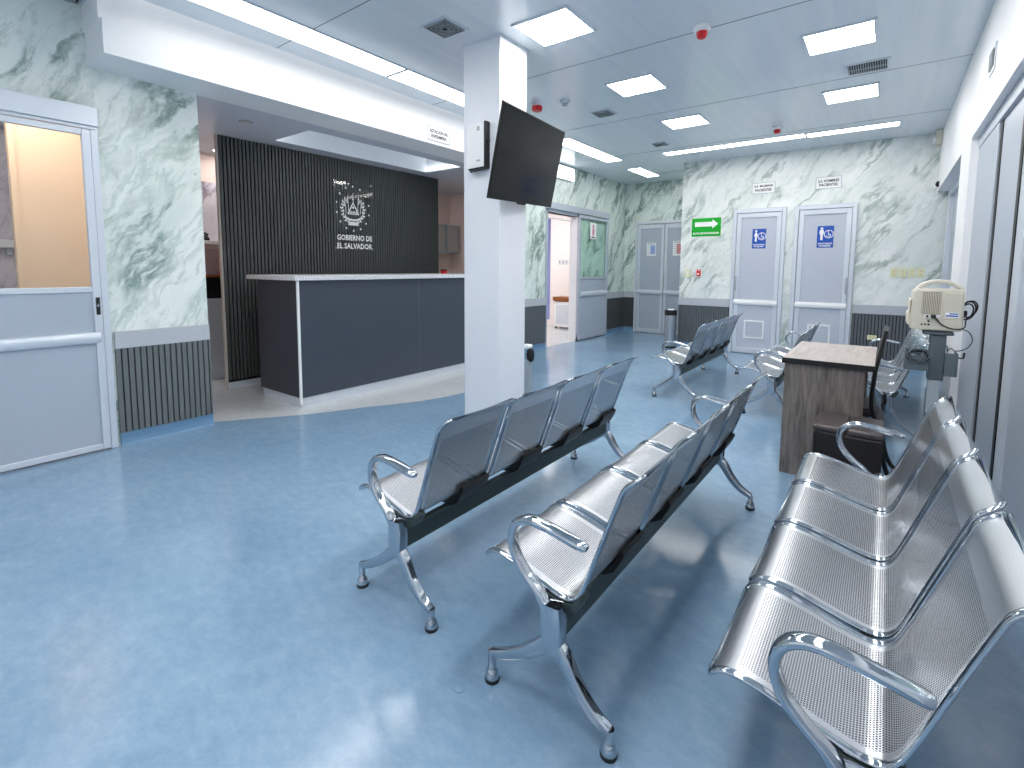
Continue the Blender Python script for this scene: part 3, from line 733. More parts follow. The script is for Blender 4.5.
# light tray in the reception ceiling: LED bars along its rim
t = thing('tray_light', (-4.7, 3.7, SZ+.2), 'recessed cream light tray in ceiling above the reception counter', 'ceiling light')
mb = MB(); mb.box(RX0+.002, RX1-.002, RY0+.002, RY1-.002, SZ+.19, SZ+.2); mb.build('tray_top', M['paper'], t)
mb = MB(); mb.box(RX1-.03, RX1-.002, RY0+.02, RY1-.02, SZ+.03, SZ+.05); mb.box(RX0+.02, RX1-.03, RY1-.03, RY1-.002, SZ+.03, SZ+.05); mb.box(RX0+.02, RX1-.03, RY0+.002, RY0+.03, SZ+.03, SZ+.05); mb.build('led_bar', M['lampdim'], t)
t = thing('downlight', (-4.55, 2.13, SZ), 'small round downlight in ceiling above the end of reception counter', 'ceiling light')
mb = MB(); mb.lathe(-4.6, 2.165, [(.055, SZ), (.055, SZ-.006), (.04, SZ-.01)], 24); mb.build('ring', M['grey_l'], t, smooth=40)
mb = MB(); mb.lathe(-4.6, 2.165, [(.038, SZ-.009), (.03, SZ-.012)], 24); mb.build('lens', M['beige'], t, smooth=40)

def diffuser(x, y, w, label):
    # four-way square air diffuser: nested pyramidal rings
    t = thing('air_diffuser', (x, y, CE), label, 'air vent', 'square air diffusers')
    mb = MB(); mb.box(x-w/2, x+w/2, y-w/2, y+w/2, CE-.006, CE); mb.build('face_plate', M['alum_l'], t)
    mb = MB(); mb.box(x-w*.4, x+w*.4, y-w*.4, y+w*.4, CE-.0075, CE-.006); mb.build('throat', M['rubber'], t)
    mb = MB(); k = w*.4
    while k > .02:
        e = .013
        for s in ((x-k, x+k, y-k, y-k+.006), (x-k, x+k, y+k-.006, y+k), (x-k, x-k+.006, y-k, y+k), (x+k-.006, x+k, y-k, y+k)): mb.box(*s, CE-.016, CE-.007)
        k -= .022
    mb.build('louvres', M['grey_l'], t)
diffuser(-2.53, 2.56, .24, 'square air diffuser in ceiling between the pillar and bulkhead')
diffuser(-4.07, .862, .23, 'square air diffuser in the ceiling above the near left door')
diffuser(-2.505, 4.91, .22, 'square air diffuser beyond the pillar, right of the television top')
diffuser(-2.49, 6.53, .2, 'smallest square air diffuser, left of the strip light row')
def grille(F, a0, a1, b0, b1, label, rows, name='air_grille', c=0):
    t = thing(name, F((a0+a1)/2, (b0+b1)/2, 0), label, 'air vent')
    mb = MB(); mb.fbox(F, a0-.025, a1+.025, b0-.025, b1+.025, 0, .006); mb.build('frame', M['alum_l'], t)
    mb = MB(); mb.fbox(F, a0, a1, b0, b1, .006, .0075); mb.build('throat', M['rubber'], t)
    mb = MB(); n = int((a1-a0)/.016)
    for k in range(n): mb.fbox(F, a0+k*.016+.004, a0+k*.016+.0095, b0, b1, .0075, .014)
    for k in range(1, rows): mb.fbox(F, a0, a1, b0+(b1-b0)*k/rows-.005, b0+(b1-b0)*k/rows+.005, .0075, .016)
    mb.build('blades', M['grey_l'], t)
grille(frame((0, 0, CE), (1, 0, 0), (0, -1, 0)), -.352, -.095, -5.185, -4.965, 'slotted air vent in ceiling between two panel lights', 2)
grille(right_wall(XR), -4.2, -4.06, 2.44, 2.54, 'small air vent high on the white right wall', 1)
def alarm(x, y, kind, label, name):
    t = thing(name, (x, y, CE), label, 'alarm', None)
    if kind == 'red':
        mb = MB(); mb.lathe(x, y, [(.05, CE), (.05, CE-.012), (.035, CE-.016)], 18); mb.build('base', M['white'], t, smooth=40)
        mb = MB(); mb.lathe(x, y, [(.052, CE-.016), (.055, CE-.045), (.045, CE-.062), (.0, CE-.064)], 18); mb.build('sounder', M['red'], t, smooth=40)
    elif kind == 'mix':
        mb = MB(); mb.lathe(x, y, [(.055, CE), (.058, CE-.02), (.045, CE-.035)], 20); mb.build('base', M['white'], t, smooth=40)
        mb = MB(); mb.lathe(x, y, [(.036, CE-.034), (.034, CE-.062), (.024, CE-.075), (0, CE-.077)], 18); mb.build('strobe', M['red'], t, smooth=40)
    else:
        mb = MB(); mb.lathe(x, y, [(.05, CE), (.052, CE-.018), (.04, CE-.03)], 20); mb.build('base', M['alum_l'], t, smooth=40)
        mb = MB(); mb.lathe(x, y, [(.03, CE-.03), (.028, CE-.05), (.012, CE-.058)], 18); mb.build('sensor', M['grey_l'], t, smooth=40)
alarm(-2.93, 4.28, 'red', 'red alarm dome on ceiling just above the television', 'alarm_sounder')
alarm(-2.63, 4.33, 'grey', 'grey smoke detector on ceiling right of the red alarm dome', 'smoke_detector')
alarm(-1.105, 3.6, 'mix', 'largest white and red alarm strobe on the ceiling', 'alarm_strobe')
alarm(-1.11, 6.55, 'mix', 'small red-centred alarm strobe by the strip light row', 'alarm_strobe')

# ------------------------------------------------------------------ signs
def plate(name, F, a0, a1, b0, b1, mat, label, cat='sign', d=.006, group=None):
    t = thing(name, F((a0+a1)/2, b0, 0), label, cat, group)
    mb = MB(); mb.fbox(F, a0, a1, b0, b1, 0, d); mb.build('plate', mat, t, bevel=.0015, seg=1)
    return t
F = far_wall(YF)
t = plate('exit_route_sign', F, -2.478, -2.045, 1.755, 2.035, M['green'], 'green sign with white right-pointing arrow on marble wall')
mb = MB(); mb.prism(F, [(-2.43, 1.905), (-2.17, 1.905), (-2.17, 1.872), (-2.085, 1.94), (-2.17, 2.008), (-2.17, 1.975), (-2.43, 1.975)], .006, .0075); mb.build('arrow', M['paper'], t)
mb = MB(); text(mb, 'RUTA DE EVACUACION', F, -2.262, 1.802, .38, .032, .0068); mb.build('lettering', M['paper'], t)
def white_sign(F, a0, a1, b0, b1, l1, l2, label):
    t = plate('white_door_sign', F, a0, a1, b0, b1, M['paper'], label)
    mb = MB(); w = a1-a0; h = b1-b0
    text(mb, l1, F, (a0+a1)/2, b0+h*.67, w*.84, h*.26, .0068); text(mb, l2, F, (a0+a1)/2, b0+h*.31, w*.74, h*.26, .0068)
    mb.build('lettering', M['ink'], t)
    mb = MB(); e = .006
    for q in ((a0, a1, b0-e, b0), (a0, a1, b1, b1+e), (a0-e, a0, b0-e, b1+e), (a1, a1+e, b0-e, b1+e)): mb.fbox(F, *q, 0, .007)
    mb.build('edge_frame', M['grey_l'], t)
white_sign(F, -1.63, -1.34, 2.345, 2.49, 'S.S. MUJERES', 'PACIENTES', 'white lettered plate above the left restroom door')
white_sign(F, -.835, -.55, 2.345, 2.49, 'S.S. HOMBRES', 'PACIENTES', 'white lettered plate above the right restroom door')
F = left_wall(-3.83)
white_sign(F, 3.625, 3.925, 2.565, 2.7, 'ESTACION DE', 'ENFERMERIA', 'white lettered plate on the bulkhead beside the pillar')
def wc_sign(a0, a1, b0, b1, l2, label, woman):
    F = far_wall(YF+.0) ; F = frame((0, YF-.0255, 0), (1, 0, 0), (0, 0, 1))
    t = plate('restroom_sign', F, a0, a1, b0, b1, M['blue'], label, d=.004)
    w, h = a1-a0, b1-b0; cx = a0+w*.27; z = b0+h*.62
    mb = MB(); k = h
    mb.prism(F, [(cx+.034*k*1.6*math.cos(q*PI/6), z+.27*k+.034*k*1.4*math.sin(q*PI/6)) for q in range(12)], .004, .005)
    if woman: body = [(-.03, .21), (.03, .21), (.1, .0), (.045, -.0), (.045, -.27), (-.045, -.27), (-.045, 0), (-.1, 0)]
    else: body = [(-.075, .21), (.075, .21), (.09, .0), (.05, .0), (.045, -.27), (-.045, -.27), (-.05, 0), (-.09, 0)]
    mb.prism(F, [(cx+a*k, z+b*k) for a, b in body], .004, .005); mb.build('person_pictogram', M['paper'], t)
    mb = MB(); c2, z2 = a0+w*.7, b0+h*.62
    n = 20
    for q in range(n):
        a_, b_ = q*2*PI/n, (q+1)*2*PI/n
        mb.prism(F, [(c2+r*math.cos(x), z2+r*math.sin(x)) for r, x in ((.055, a_), (.055, b_), (.047, b_), (.047, a_))], .004, .005)
    for q in range(2, 12):
        a_, b_ = PI*.75+q*.38, PI*.75+(q+1)*.38
        mb.prism(F, [(c2-.003+r*math.cos(x), z2-.01+r*math.sin(x)) for r, x in ((.028, a_), (.028, b_), (.022, b_), (.022, a_))], .004, .005)
    mb.prism(F, [(c2-.01, z2+.03), (c2-.002, z2+.03), (c2+.002, z2-.004), (c2+.018, z2-.004), (c2+.026, z2-.03), (c2+.018, z2-.03), (c2+.012, z2-.012), (c2-.006, z2-.012)], .004, .005)
    mb.prism(F, [(c2-.008+.008*math.cos(q*PI/4), z2+.04+.008*math.sin(q*PI/4)) for q in range(8)], .004, .005)
    mb.build('wheelchair_pictogram', M['paper'], t)
    mb = MB(); text(mb, 'SANITARIOS', F, (a0+a1)/2, b0+h*.19, w*.86, h*.075, .0045); text(mb, l2, F, (a0+a1)/2, b0+h*.085, w*.72, h*.075, .0045); mb.build('lettering', M['paper'], t)
wc_sign(-1.595, -1.415, 1.555, 1.835, 'MUJERES', 'blue pictogram sign on the left restroom door', True)
wc_sign(-.785, -.595, 1.55, 1.84, 'HOMBRES', 'blue pictogram sign on the right restroom door', False)
F = far_wall(YF)
t = plate('fire_alarm_station', F, -2.385, -2.3, 1.13, 1.262, M['paper'], 'small red and white alarm call point below the green sign', 'alarm', .02)
mb = MB(); mb.fbox(F, -2.375, -2.31, 1.14, 1.22, .02, .03); mb.fbox(F, -2.37, -2.355, 1.22, 1.255, .02, .026); mb.fbox(F, -2.33, -2.315, 1.22, 1.255, .02, .026); mb.build('call_box', M['red'], t)
mb = MB(); mb.fbox(F, -2.362, -2.33, 1.16, 1.19, .03, .036); mb.build('pull_lever', M['paper'], t)
t = plate('light_switch', F, -2.55, -2.47, 1.13, 1.24, M['yellow'], 'pale yellow switch plate left of the red alarm call point', 'switch', .01)
mb = MB(); mb.fbox(F, -2.525, -2.495, 1.16, 1.21, .01, .015); mb.build('rocker', M['paper'], t)
for k in range(4):
    a = .04+k*.088
    t = plate('wall_outlet', F, a, a+.066, 1.165, 1.275, M['yellow'], '%s of four yellow outlet plates on marble behind the beige monitor' % ('leftmost', 'second from the left', 'third from the left', 'rightmost')[k], 'outlet', .01, 'yellow outlet plates')
    mb = MB(); mb.fbox(F, a+.02, a+.046, 1.185, 1.21, .01, .013); mb.fbox(F, a+.02, a+.046, 1.228, 1.253, .01, .013); mb.build('socket', M['beige'], t)
F2 = frame((0, YF-.021, 0), (1, 0, 0), (0, 0, 1))
t = plate('yellow_outlet', F2, -.155, -.055, .345, .405, M['yellow'], 'yellow plate on the grey slats right of the restroom doors', 'outlet', .008)
mb = MB(); mb.fbox(F2, -.135, -.115, .362, .388, .008, .011); mb.fbox(F2, -.095, -.075, .362, .388, .008, .011); mb.build('socket', M['beige'], t)
F3 = frame((0, YA-.021, 0), (1, 0, 0), (0, 0, 1))
def notice(F, a0, a1, b0, b1, label, mat, name='paper_notice'):
    t = plate(name, F, a0, a1, b0, b1, M['paper'], label, 'notice', .002)
    mb = MB(); w, h = a1-a0, b1-b0
    mb.fbox(F, a0+w*.4, a1-w*.08, b0+h*.12, b1-h*.2, .002, .0025); mb.build('picture', mat, t)
    mb = MB()
    for k in range(5): mb.fbox(F, a0+w*.08, a0+w*.34, b0+h*(.15+k*.15), b0+h*(.19+k*.15), .002, .0025)
    mb.fbox(F, a0+w*.1, a1-w*.1, b1-h*.13, b1-h*.06, .002, .0025); mb.build('print', M['grey_l'], t)
notice(F3, -3.745, -3.56, 1.5, 1.75, 'blue and white paper notice on left leaf of alcove double door', M['paperblue'])
notice(F3, -3.235, -3.06, 1.5, 1.775, 'reddish paper notice on the right leaf of alcove double door', M['paperred'])
F4 = frame((-4.22+.037, 0, 0), (0, 1, 0), (0, 0, 1))
t = plate('prohibition_notice', F4, 7.79, 8.02, 1.77, 2.05, M['paper'], 'white notice with red figure on the green sliding door pane', 'notice', .003)
mb = MB(); mb.prism(F4, [(7.87, 1.83), (7.94, 1.83), (7.945, 1.92), (7.93, 1.96), (7.94, 2.0), (7.905, 2.03), (7.87, 2.0), (7.88, 1.96), (7.865, 1.92)], .003, .004); mb.build('red_figure', M['paperred'], t)
mb = MB(); mb.fbox(F4, 7.84, 7.97, 1.785, 1.81, .003, .004); mb.build('print', M['grey_p'], t)
F5 = left_wall(-4.22)
t = thing('lit_sign_box', (-4.2, 6.95, 2.67), 'bright white light box on left wall just right of television', 'sign')
mb = MB(); mb.fbox(F5, 6.5, 7.19, 2.655, 2.87, 0, .05); mb.build('case', M['white'], t, bevel=.006)
mb = MB(); mb.fbox(F5, 6.51, 7.18, 2.665, 2.86, .05, .054); mb.build('lit_face', M['signlit'], t)
# intercom / detector and camera at the far right corner
t = thing('corner_sensor', (.38, 7.8, 2.6), 'beige sensor box in the ceiling corner above right opening', 'sensor')
mb = MB(); mb.box(.37, XR, 7.74, 7.86, 2.72, 2.895); mb.build('body', M['beige'], t, bevel=.01)
mb = MB(); mb.box(.35, .372, 7.76, 7.84, 2.75, 2.81); mb.build('lens', M['paper'], t, bevel=.006)
t = thing('wall_camera', (.42, 7.3, 2.28), 'tiny black round camera on the white lintel of far right opening', 'camera')
F = right_wall(XR)
mb = MB(); mb.flathe(F, -7.75, 2.265, [(.035, 0), (.035, .015), (.02, .03)], 14); mb.build('housing', M['black'], t, smooth=40)
mb = MB(); mb.flathe(F, -7.75, 2.265, [(.012, .03), (.008, .034)], 12); mb.build('lens', M['grey_p'], t, smooth=40)

# ------------------------------------------------------------------ television and wall box on the pillar
tc = Vector((-2.1, 2.994, 2.017)); yaw, tilt, roll = math.radians(99.891), math.radians(12.441), math.radians(2.931)
r0 = Vector((math.cos(yaw), math.sin(yaw), 0)); n0 = Vector((math.sin(yaw), -math.cos(yaw), 0))
n2 = n0*math.cos(tilt)-Vector((0, 0, 1))*math.sin(tilt); u0 = n2.cross(r0)
if u0.z < 0: u0 = -u0
rr = r0*math.cos(roll)+u0*math.sin(roll); uu = -r0*math.sin(roll)+u0*math.cos(roll)
F = frame(tc, rr, uu); W2, H2 = 1.03/2, .6/2
t = thing('television', (-2.25, 2.99, 2.0), 'black flat television tilted down on the white pillar', 'television')
mb = MB(); mb.fbox(F, -W2, W2, -H2, H2, -.012, -.001); mb.fbox(F, -W2*.7, W2*.7, -H2*.8, H2*.6, -.05, -.012); mb.build('case', M['black'], t, bevel=.003)
mb = MB(); mb.fbox(F, -W2+.009, W2-.009, -H2+.014, H2-.009, -.001, .0008); mb.build('screen', M['screen'], t)
mb = MB(); mb.prism(F, [(-.06, -H2-.012), (.03, -H2-.012), (.045, -H2), (-.075, -H2)], -.02, .0); mb.build('logo_bump', M['black'], t)
mb = MB(); mb.fbox(F, -.16, .16, -.12, .12, -.06, -.035); bb = mb.build('wall_bracket', M['black'], t)
mb = MB(); mb.tube([F(0, 0, -.05), Vector((-2.19, 3.0, 2.03)), Vector((-2.275, 3.02, 2.03))], .022, 8); mb.box(-2.279, -2.265, 2.93, 3.11, 1.9, 2.16); mb.build('arm', M['black'], bb)
t = thing('wall_box', (-2.46, 2.8, 1.97), 'white wall box with black side panel on the pillar left of television', 'wall box')
mb = MB(); mb.box(-2.56, -2.388, 2.81, 2.855, 1.985, 2.30); mb.build('case', M['white'], t, bevel=.006)
mb = MB(); mb.box(-2.388, -2.368, 2.806, 2.855, 1.975, 2.31); mb.build('side_panel', M['black'], t, bevel=.004)
mb = MB(); mb.prism(frame((0, 2.855, 0), (1, 0, 0), (0, 0, 1)), [(-2.525, 1.968), (-2.37, 1.976), (-2.37, 1.985), (-2.525, 1.98)], 0, .06); mb.build('bracket', M['black'], t)
mb = MB(); F = far_wall(2.81); mb.fbox(F, -2.455, -2.43, 2.25, 2.28, 0, .001); mb.fbox(F, -2.46, -2.425, 2.03, 2.042, 0, .001); mb.build('print', M['grey_l'], t)
mb = MB(); mb.cyl(-2.545, 2.845, 1.965, 1.985, .008, 8); mb.tube([(-2.366, 2.82, 2.17), (-2.34, 2.82, 2.17)], .006, 6); mb.build('plug', M['black'], t)

# hand sanitiser stand and bins
t = thing('dispenser_stand', (-2.41, 3.5, 0), 'grey dispenser stand with black pump head just behind the pillar', 'dispenser')
mb = MB(); mb.box(-2.46, -2.402, 3.42, 3.48, .012, .46); mb.build('post', M['grey_l'], t, bevel=.004)
mb = MB(); mb.lathe(-2.42, 3.45, [(.13, 0), (.13, .008), (.05, .014)], 22); mb.build('base', M['grey_l'], t, smooth=40)
mb = MB(); mb.lathe(-2.405, 3.45, [(.015, .445), (.03, .46), (.036, .5), (.033, .54), (.018, .56)], 16); mb.build('pump_head', M['black'], t, smooth=50)
mb = MB(); mb.box(-2.47, -2.402, 3.41, 3.48, .56, .595); mb.build('cap', M['white'], t, bevel=.008)
t = thing('steel_bin', (-2.7, 7.75, 0), 'slim steel bin with black rim by the corner of marble wall', 'bin')
mb = MB(); mb.lathe(-2.7, 7.76, [(.09, .03), (.09, .52)], 24); mb.build('body', M['steel'], t, smooth=40)
mb = MB(); mb.lathe(-2.7, 7.76, [(.093, 0), (.093, .03)], 24); mb.lathe(-2.7, 7.76, [(.093, .52), (.093, .6), (.08, .605)], 24); mb.build('rim', M['black'], t, smooth=40)
mb = MB(); mb.lathe(-2.7, 7.76, [(.082, .604), (.07, .622), (.03, .628)], 24); mb.build('lid', M['steel'], t, smooth=40)

# ------------------------------------------------------------------ waiting benches
PROF = [(0, .366), (.012, .381), (.03, .390), (.055, .392), (.10, .386), (.15, .374), (.20, .360), (.25, .348), (.283, .344), (.308, .350), (.328, .371), (.344, .408), (.366, .47), (.392, .545), (.420, .625), (.442, .685), (.452, .704), (.468, .720), (.49, .738)]
def shell_rows(w):
    P = smooth_path([(a, 0, b) for a, b in PROF], 3)
    s = [0]
    for i in range(1, len(P)): s.append(s[-1]+(P[i]-P[i-1]).length)
    L = s[-1]; rc = .014; rows = []
    for p, q in zip(P, s):
        e = min(q, L-q); hw = w/2
        if e < rc: hw -= rc-math.sqrt(max(0, rc*rc-(rc-e)**2))
        rows.append((p, q, hw))
    return rows
def seat_shell(v0, w, root):
    rows = shell_rows(w); mb = MB(); nb = 8
    uvl = mb.bm.loops.layers.uv.new('UVMap'); grid = []; uvs = {}
    for p, q, hw in rows:
        r = []
        for k in range(nb+1):
            a = -hw+2*hw*k/nb; v = mb.bm.verts.new((p.x, v0+a, p.z)); uvs[v] = (a, q); r.append(v)
        grid.append(r)
    for i in range(len(grid)-1):
        for k in range(nb):
            f = mb.face([grid[i][k], grid[i][k+1], grid[i+1][k+1], grid[i+1][k]])
            for lo in f.loops: lo[uvl].uv = uvs[lo.vert]
    o = mb.build('seat_shell', M['perf'], root, smooth=60)
    loop = [(p.x, v0-hw, p.z) for p, q, hw in rows]+[(p.x, v0+hw, p.z) for p, q, hw in rows[::-1]]
    mb = MB(); mb.tube(loop, .0105, 10, closed=True, up=(0, 1, 0), flat=.62); mb.build('rim', M['chrome'], o, smooth=60)
    return o
def make_bench(L=1.655):
    root = thing('waiting_bench', (0, 0, 0), 'x', 'bench', 'four-seat steel waiting benches')
    mb = MB(); mb.box(.256, .286, .0, L, .228, .304); mb.build('beam', M['beam'], root, bevel=.006)
    for i in range(4):
        v0 = .018+.2015+i*.403
        seat_shell(v0, .368, root)
        # black saddle bracket carrying the shell on the beam
        mb = MB()
        F = frame((0, v0+.195, 0), (1, 0, 0), (0, 0, 1))
        mb.prism(F, [(.228, .302), (.292, .302), (.325, .322), (.348, .362), (.358, .388), (.352, .402), (.342, .390), (.328, .362), (.31, .342), (.284, .335), (.25, .339), (.228, .345)], 0, .165)
        mb.build('saddle_bracket', M['black'], root, bevel=.003)
    for e0 in (.022, L-.022-.05):
        mb = MB(); F = frame((0, e0+.05, 0), (1, 0, 0), (0, 0, 1))
        mb.prism(F, [(.228, .302), (.29, .302), (.322, .322), (.340, .356), (.333, .37), (.31, .342), (.284, .336), (.25, .340), (.215, .350), (.21, .338)], 0, .05); mb.build('end_bracket', M['beam'], root, bevel=.003)
    for v in (0, L):
        P = smooth_path([(.258, 0, .30), (.222, 0, .352), (.175, 0, .393), (.14, 0, .437), (.128, 0, .487), (.143, 0, .53), (.182, 0, .552), (.235, 0, .552), (.30, 0, .543), (.366, 0, .531)], 6)
        n = len(P); hw = [.019]*n; hv = [.0125]*n
        for k in range(3): hw[-1-k] *= (.55, .85, .96)[k]; hv[-1-k] *= (.55, .85, .96)[k]
        for k in range(8): hv[k] = .0125+.008*(1-k/8)
        mb = MB(); mb.sweep([(p.x, p.z) for p in P], hw, hv, v); mb.build('armrest', M['chrome'], root, smooth=50)
        mb = MB(); mb.sweep([(.266, .34), (.268, .30), (.268, .25), (.267, .205)], [.020, .022, .022, .020], [.030, .034, .034, .030], v, 14, 5); mb.build('post', M['chrome'], root, smooth=40)
        for nm, path in (('front', [(.272, 0, .235), (.235, 0, .205), (.18, 0, .160), (.13, 0, .127), (.085, 0, .103), (.052, 0, .09)]), ('rear', [(.26, 0, .238), (.300, 0, .205), (.335, 0, .152), (.375, 0, .108), (.412, 0, .082), (.44, 0, .07)])):
            P = smooth_path(path, 5); n = len(P)
            mb = MB(); mb.sweep([(p.x, p.z) for p in P], [.0195-.006*k/n for k in range(n)], [.030-.018*(k/n)**.6 for k in range(n)], v, 14, 4)
            leg = mb.build('leg', M['chrome'], root, smooth=40)
            fx = path[-1][0]; fz = path[-1][2]
            mb = MB(); mb.lathe(fx, v, [(.013, fz+.006), (.012, .042), (.016, .036), (.021, .022), (.022, .012)], 16); ft = mb.build('foot', M['chrome'], leg, smooth=40)
            mb = MB(); mb.lathe(fx, v, [(.0225, .012), (.0235, .006), (.022, 0)], 16); mb.build('rubber_pad', M['rubber'], leg, smooth=40)
    return root
def copy_tree(o, parent=None):
    c = o.copy(); COL.objects.link(c)
    if parent: c.parent = parent
    for ch in list(o.children): copy_tree(ch, c)
    return c
bench = make_bench()
spots = [(-1.627, 1.118, 'four-seat steel waiting bench in front of pillar, nearest the reception counter'),
         (-.938, 1.083, 'four-seat steel waiting bench in the middle foreground, second row from the left'),
         (-.258, 1.034, 'four-seat steel waiting bench in the right foreground, against the grey sliding door'),
         (-1.81, 4.66, 'four-seat steel waiting bench beyond the pillar, before the left restroom door'),
         (-.985, 4.6, 'steel waiting bench half hidden behind the left edge of wooden desk'),
         (-.215, 4.52, 'steel waiting bench behind desk and black chair, left of beige monitor')]
for i, (x, y, lab) in enumerate(spots):
    b = bench if i == 0 else copy_tree(bench)
    b.location = (x, y, 0); b['label'] = lab

# ------------------------------------------------------------------ desk, chair, ottoman
t = thing('office_desk', (-.25, 3.8, 0), 'grey wood-grain desk with pale top and black edge', 'desk')
mb = MB(); mb.box(-.475, -.022, 3.36, 4.22, .688, .72); mb.build('desk_top', M['woodtop'], t)
mb = MB(); mb.box(-.477, -.475, 3.358, 4.222, .687, .719); mb.box(-.022, -.02, 3.358, 4.222, .687, .719); mb.box(-.475, -.022, 3.357, 3.36, .687, .719); mb.box(-.475, -.022, 4.22, 4.223, .687, .719); mb.build('edge_band', M['black'], t)
mb = MB(); mb.box(-.462, -.062, 3.375, 3.40, 0, .688); mb.build('end_panel', M['wood'], t)
mb = MB(); mb.box(-.462, -.062, 4.18, 4.205, 0, .688); mb.build('end_panel', M['wood'], t)
mb = MB(); mb.box(-.462, -.44, 3.40, 4.18, .0, .688); mb.build('modesty_panel', M['wood'], t)

t = thing('black_chair', (.0, 3.75, 0), 'black chair tucked under right side of the wooden desk', 'chair')
back = [(.030, .36), (-.008, .40), (-.027, .49), (-.022, .6), (-.016, .68), (.002, .79), (.02, .905)]
P = smooth_path([(a, 0, b) for a, b in back], 4)
mb = MB(); mb.sweep([(p.x, p.z) for p in P], [.17+.03*math.sin(PI*k/len(P)) for k in range(len(P))], [.012]*len(P), 3.68, 20, 6); mb.build('backrest', M['black'], t, smooth=50)
mb = MB(); mb.box(-.4, .0, 3.5, 3.88, .395, .44); mb.build('seat', M['leather'], t, bevel=.015, seg=3)
for sx in (0, 1):
    for y in (3.53, 3.85):
        mb = MB(); mb.tube([(-.36, y, .40), (-.38, y, .01)] if sx == 0 else smooth_path([(-.02, y, .42), (.03, y, .3), (.05, y, .14), (.09, y, .03), (.13, y, .01)], 4), .012, 8); mb.build('leg', M['black'], t, smooth=40)

t = thing('padded_ottoman', (-.11, 3.2, 0), 'black leatherette ottoman with two-cushion top in front of desk', 'ottoman')
mb = MB(); mb.box(-.264, .037, 3.028, 3.347, .03, .398); mb.build('body', M['leather'], t, bevel=.012, seg=3)
for a0, a1 in ((-.268, -.117), (-.113, .041)):
    mb = MB(); mb.box(a0, a1, 3.024, 3.35, .396, .43); mb.build('cushion', M['leather_lit'], t, bevel=.014, seg=4)
for x in (-.235, .008):
    for y in (3.06, 3.32):
        mb = MB(); mb.cyl(x, y, 0, .03, .015, 12); mb.build('foot', M['black'], t, smooth=40)

# ------------------------------------------------------------------ vital-signs monitor on its stand
MY = 2.95
t = thing('monitor_stand', (.205, MY+.06, 0), 'grey rolling stand under the beige monitor by the sliding door', 'stand')
mb = MB(); mb.box(.178, .232, MY+.03, MY+.075, .08, .70); mb.build('column', M['grey_p'], t, bevel=.006)
mb = MB(); mb.box(.182, .228, MY+.024, MY+.06, .585, .745); tag(mb.build('sleeve', M['grey_l'], t, bevel=.004), 'light grey sleeve')
mb = MB(); mb.box(.178, .236, MY+.02, MY+.085, .745, .955); mb.box(.15, .26, MY+.01, MY+.1, .955, .972); mb.build('head_mount', M['grey_p'], t, bevel=.006)
for a in range(5):
    q = a*2*PI/5+.3; mb = MB(); mb.tube([(.205, MY+.055, .09), (.205+.165*math.cos(q), MY+.055+.165*math.sin(q), .055)], [.02, .013], 8); mb.build('leg', M['grey_p'], t, smooth=40)
for a in range(5):
    q = a*2*PI/5+.3; x, y = .205+.16*math.cos(q), MY+.055+.16*math.sin(q)
    mb = MB(); mb.tube([(x, y-.01, .022), (x, y+.01, .022)], .022, 14); mb.cyl(x, y, .03, .06, .008, 8); mb.build('caster', M['black'], t, smooth=40)
mb = MB()
mb.box(.095, .178, MY-.02, MY+.10, .79, .80); mb.box(.095, .178, MY-.025, MY-.02, .79, .86); mb.box(.09, .095, MY-.025, MY+.1, .79, .875); mb.box(.095, .178, MY+.095, MY+.1, .79, .875)
mb.build('accessory_basket', M['grey_p'], t, bevel=.002); mb = MB()
mb.box(.232, .272, MY-.02, MY+.1, .775, .785); mb.box(.232, .272, MY-.025, MY-.02, .775, .88); mb.box(.272, .277, MY-.025, MY+.1, .775, .88)
mb.build('accessory_basket', M['grey_p'], t, bevel=.002)
mb = MB(); mb.tube([(.277, MY, .86), (.295, MY, .86), (.297, MY, .885)], .004, 6); mb.build('hook', M['black'], t)

t = thing('patient_monitor', (.19, MY+.08, .972), 'beige patient monitor with carry handle on the rolling stand', 'monitor')
F = far_wall(MY)
out = [(.10, .985), (.11, .976), (.278, .976), (.286, .986), (.284, 1.155), (.272, 1.166), (.118, 1.166), (.103, 1.155)]
mb = MB(); mb.prism(F, out, -.17, 0); mb.build('case', M['beige'], t, bevel=.008, seg=3)
mb = MB(); mb.prism(F, [(.088, 1.0), (.105, .99), (.105, 1.05), (.10, 1.06), (.10, 1.12), (.092, 1.11), (.094, 1.06), (.087, 1.05)], -.15, -.02); mb.build('side_grip', M['beige'], t, bevel=.005)
h = smooth_path([(.118, 0, 1.162), (.135, 0, 1.18), (.165, 0, 1.196), (.20, 0, 1.2), (.235, 0, 1.193), (.265, 0, 1.176), (.278, 0, 1.162)], 5)
mb = MB(); mb.sweep([(p.x, p.z) for p in h], .03, .0095, MY+.045, 12, 4); mb.build('carry_handle', M['beige'], t, smooth=50)
mb = MB(); mb.fbox(F, .138, .204, 1.05, 1.152, 0, .0015); vv = mb.build('vent_panel', M['beige_d'], t)
mb = MB()
for k in range(11): mb.fbox(F, .139+k*.006, .1418+k*.006, 1.052, 1.15, .0015, .005)
mb.build('vent_ribs', M['beige'], vv)
mb = MB(); mb.fbox(F, .214, .278, 1.03, 1.15, 0, .004); mb.build('cover_plate', M['beige'], t, bevel=.002)
mb = MB(); mb.fbox(F, .15, .205, 1.035, 1.05, 0, .006); mb.build('power_inlet', M['paper'], t)
mb = MB()
for a, b in ((.143, 1.003), (.155, 1.004), (.167, 1.003), (.166, 1.019)): mb.flathe(F, a, b, [(.0042, 0), (.0042, .004)], 10)
mb.flathe(F, .16, 1.042, [(.005, .006), (.005, .012)], 10)
mb.build('port', M['black'], t, smooth=40)
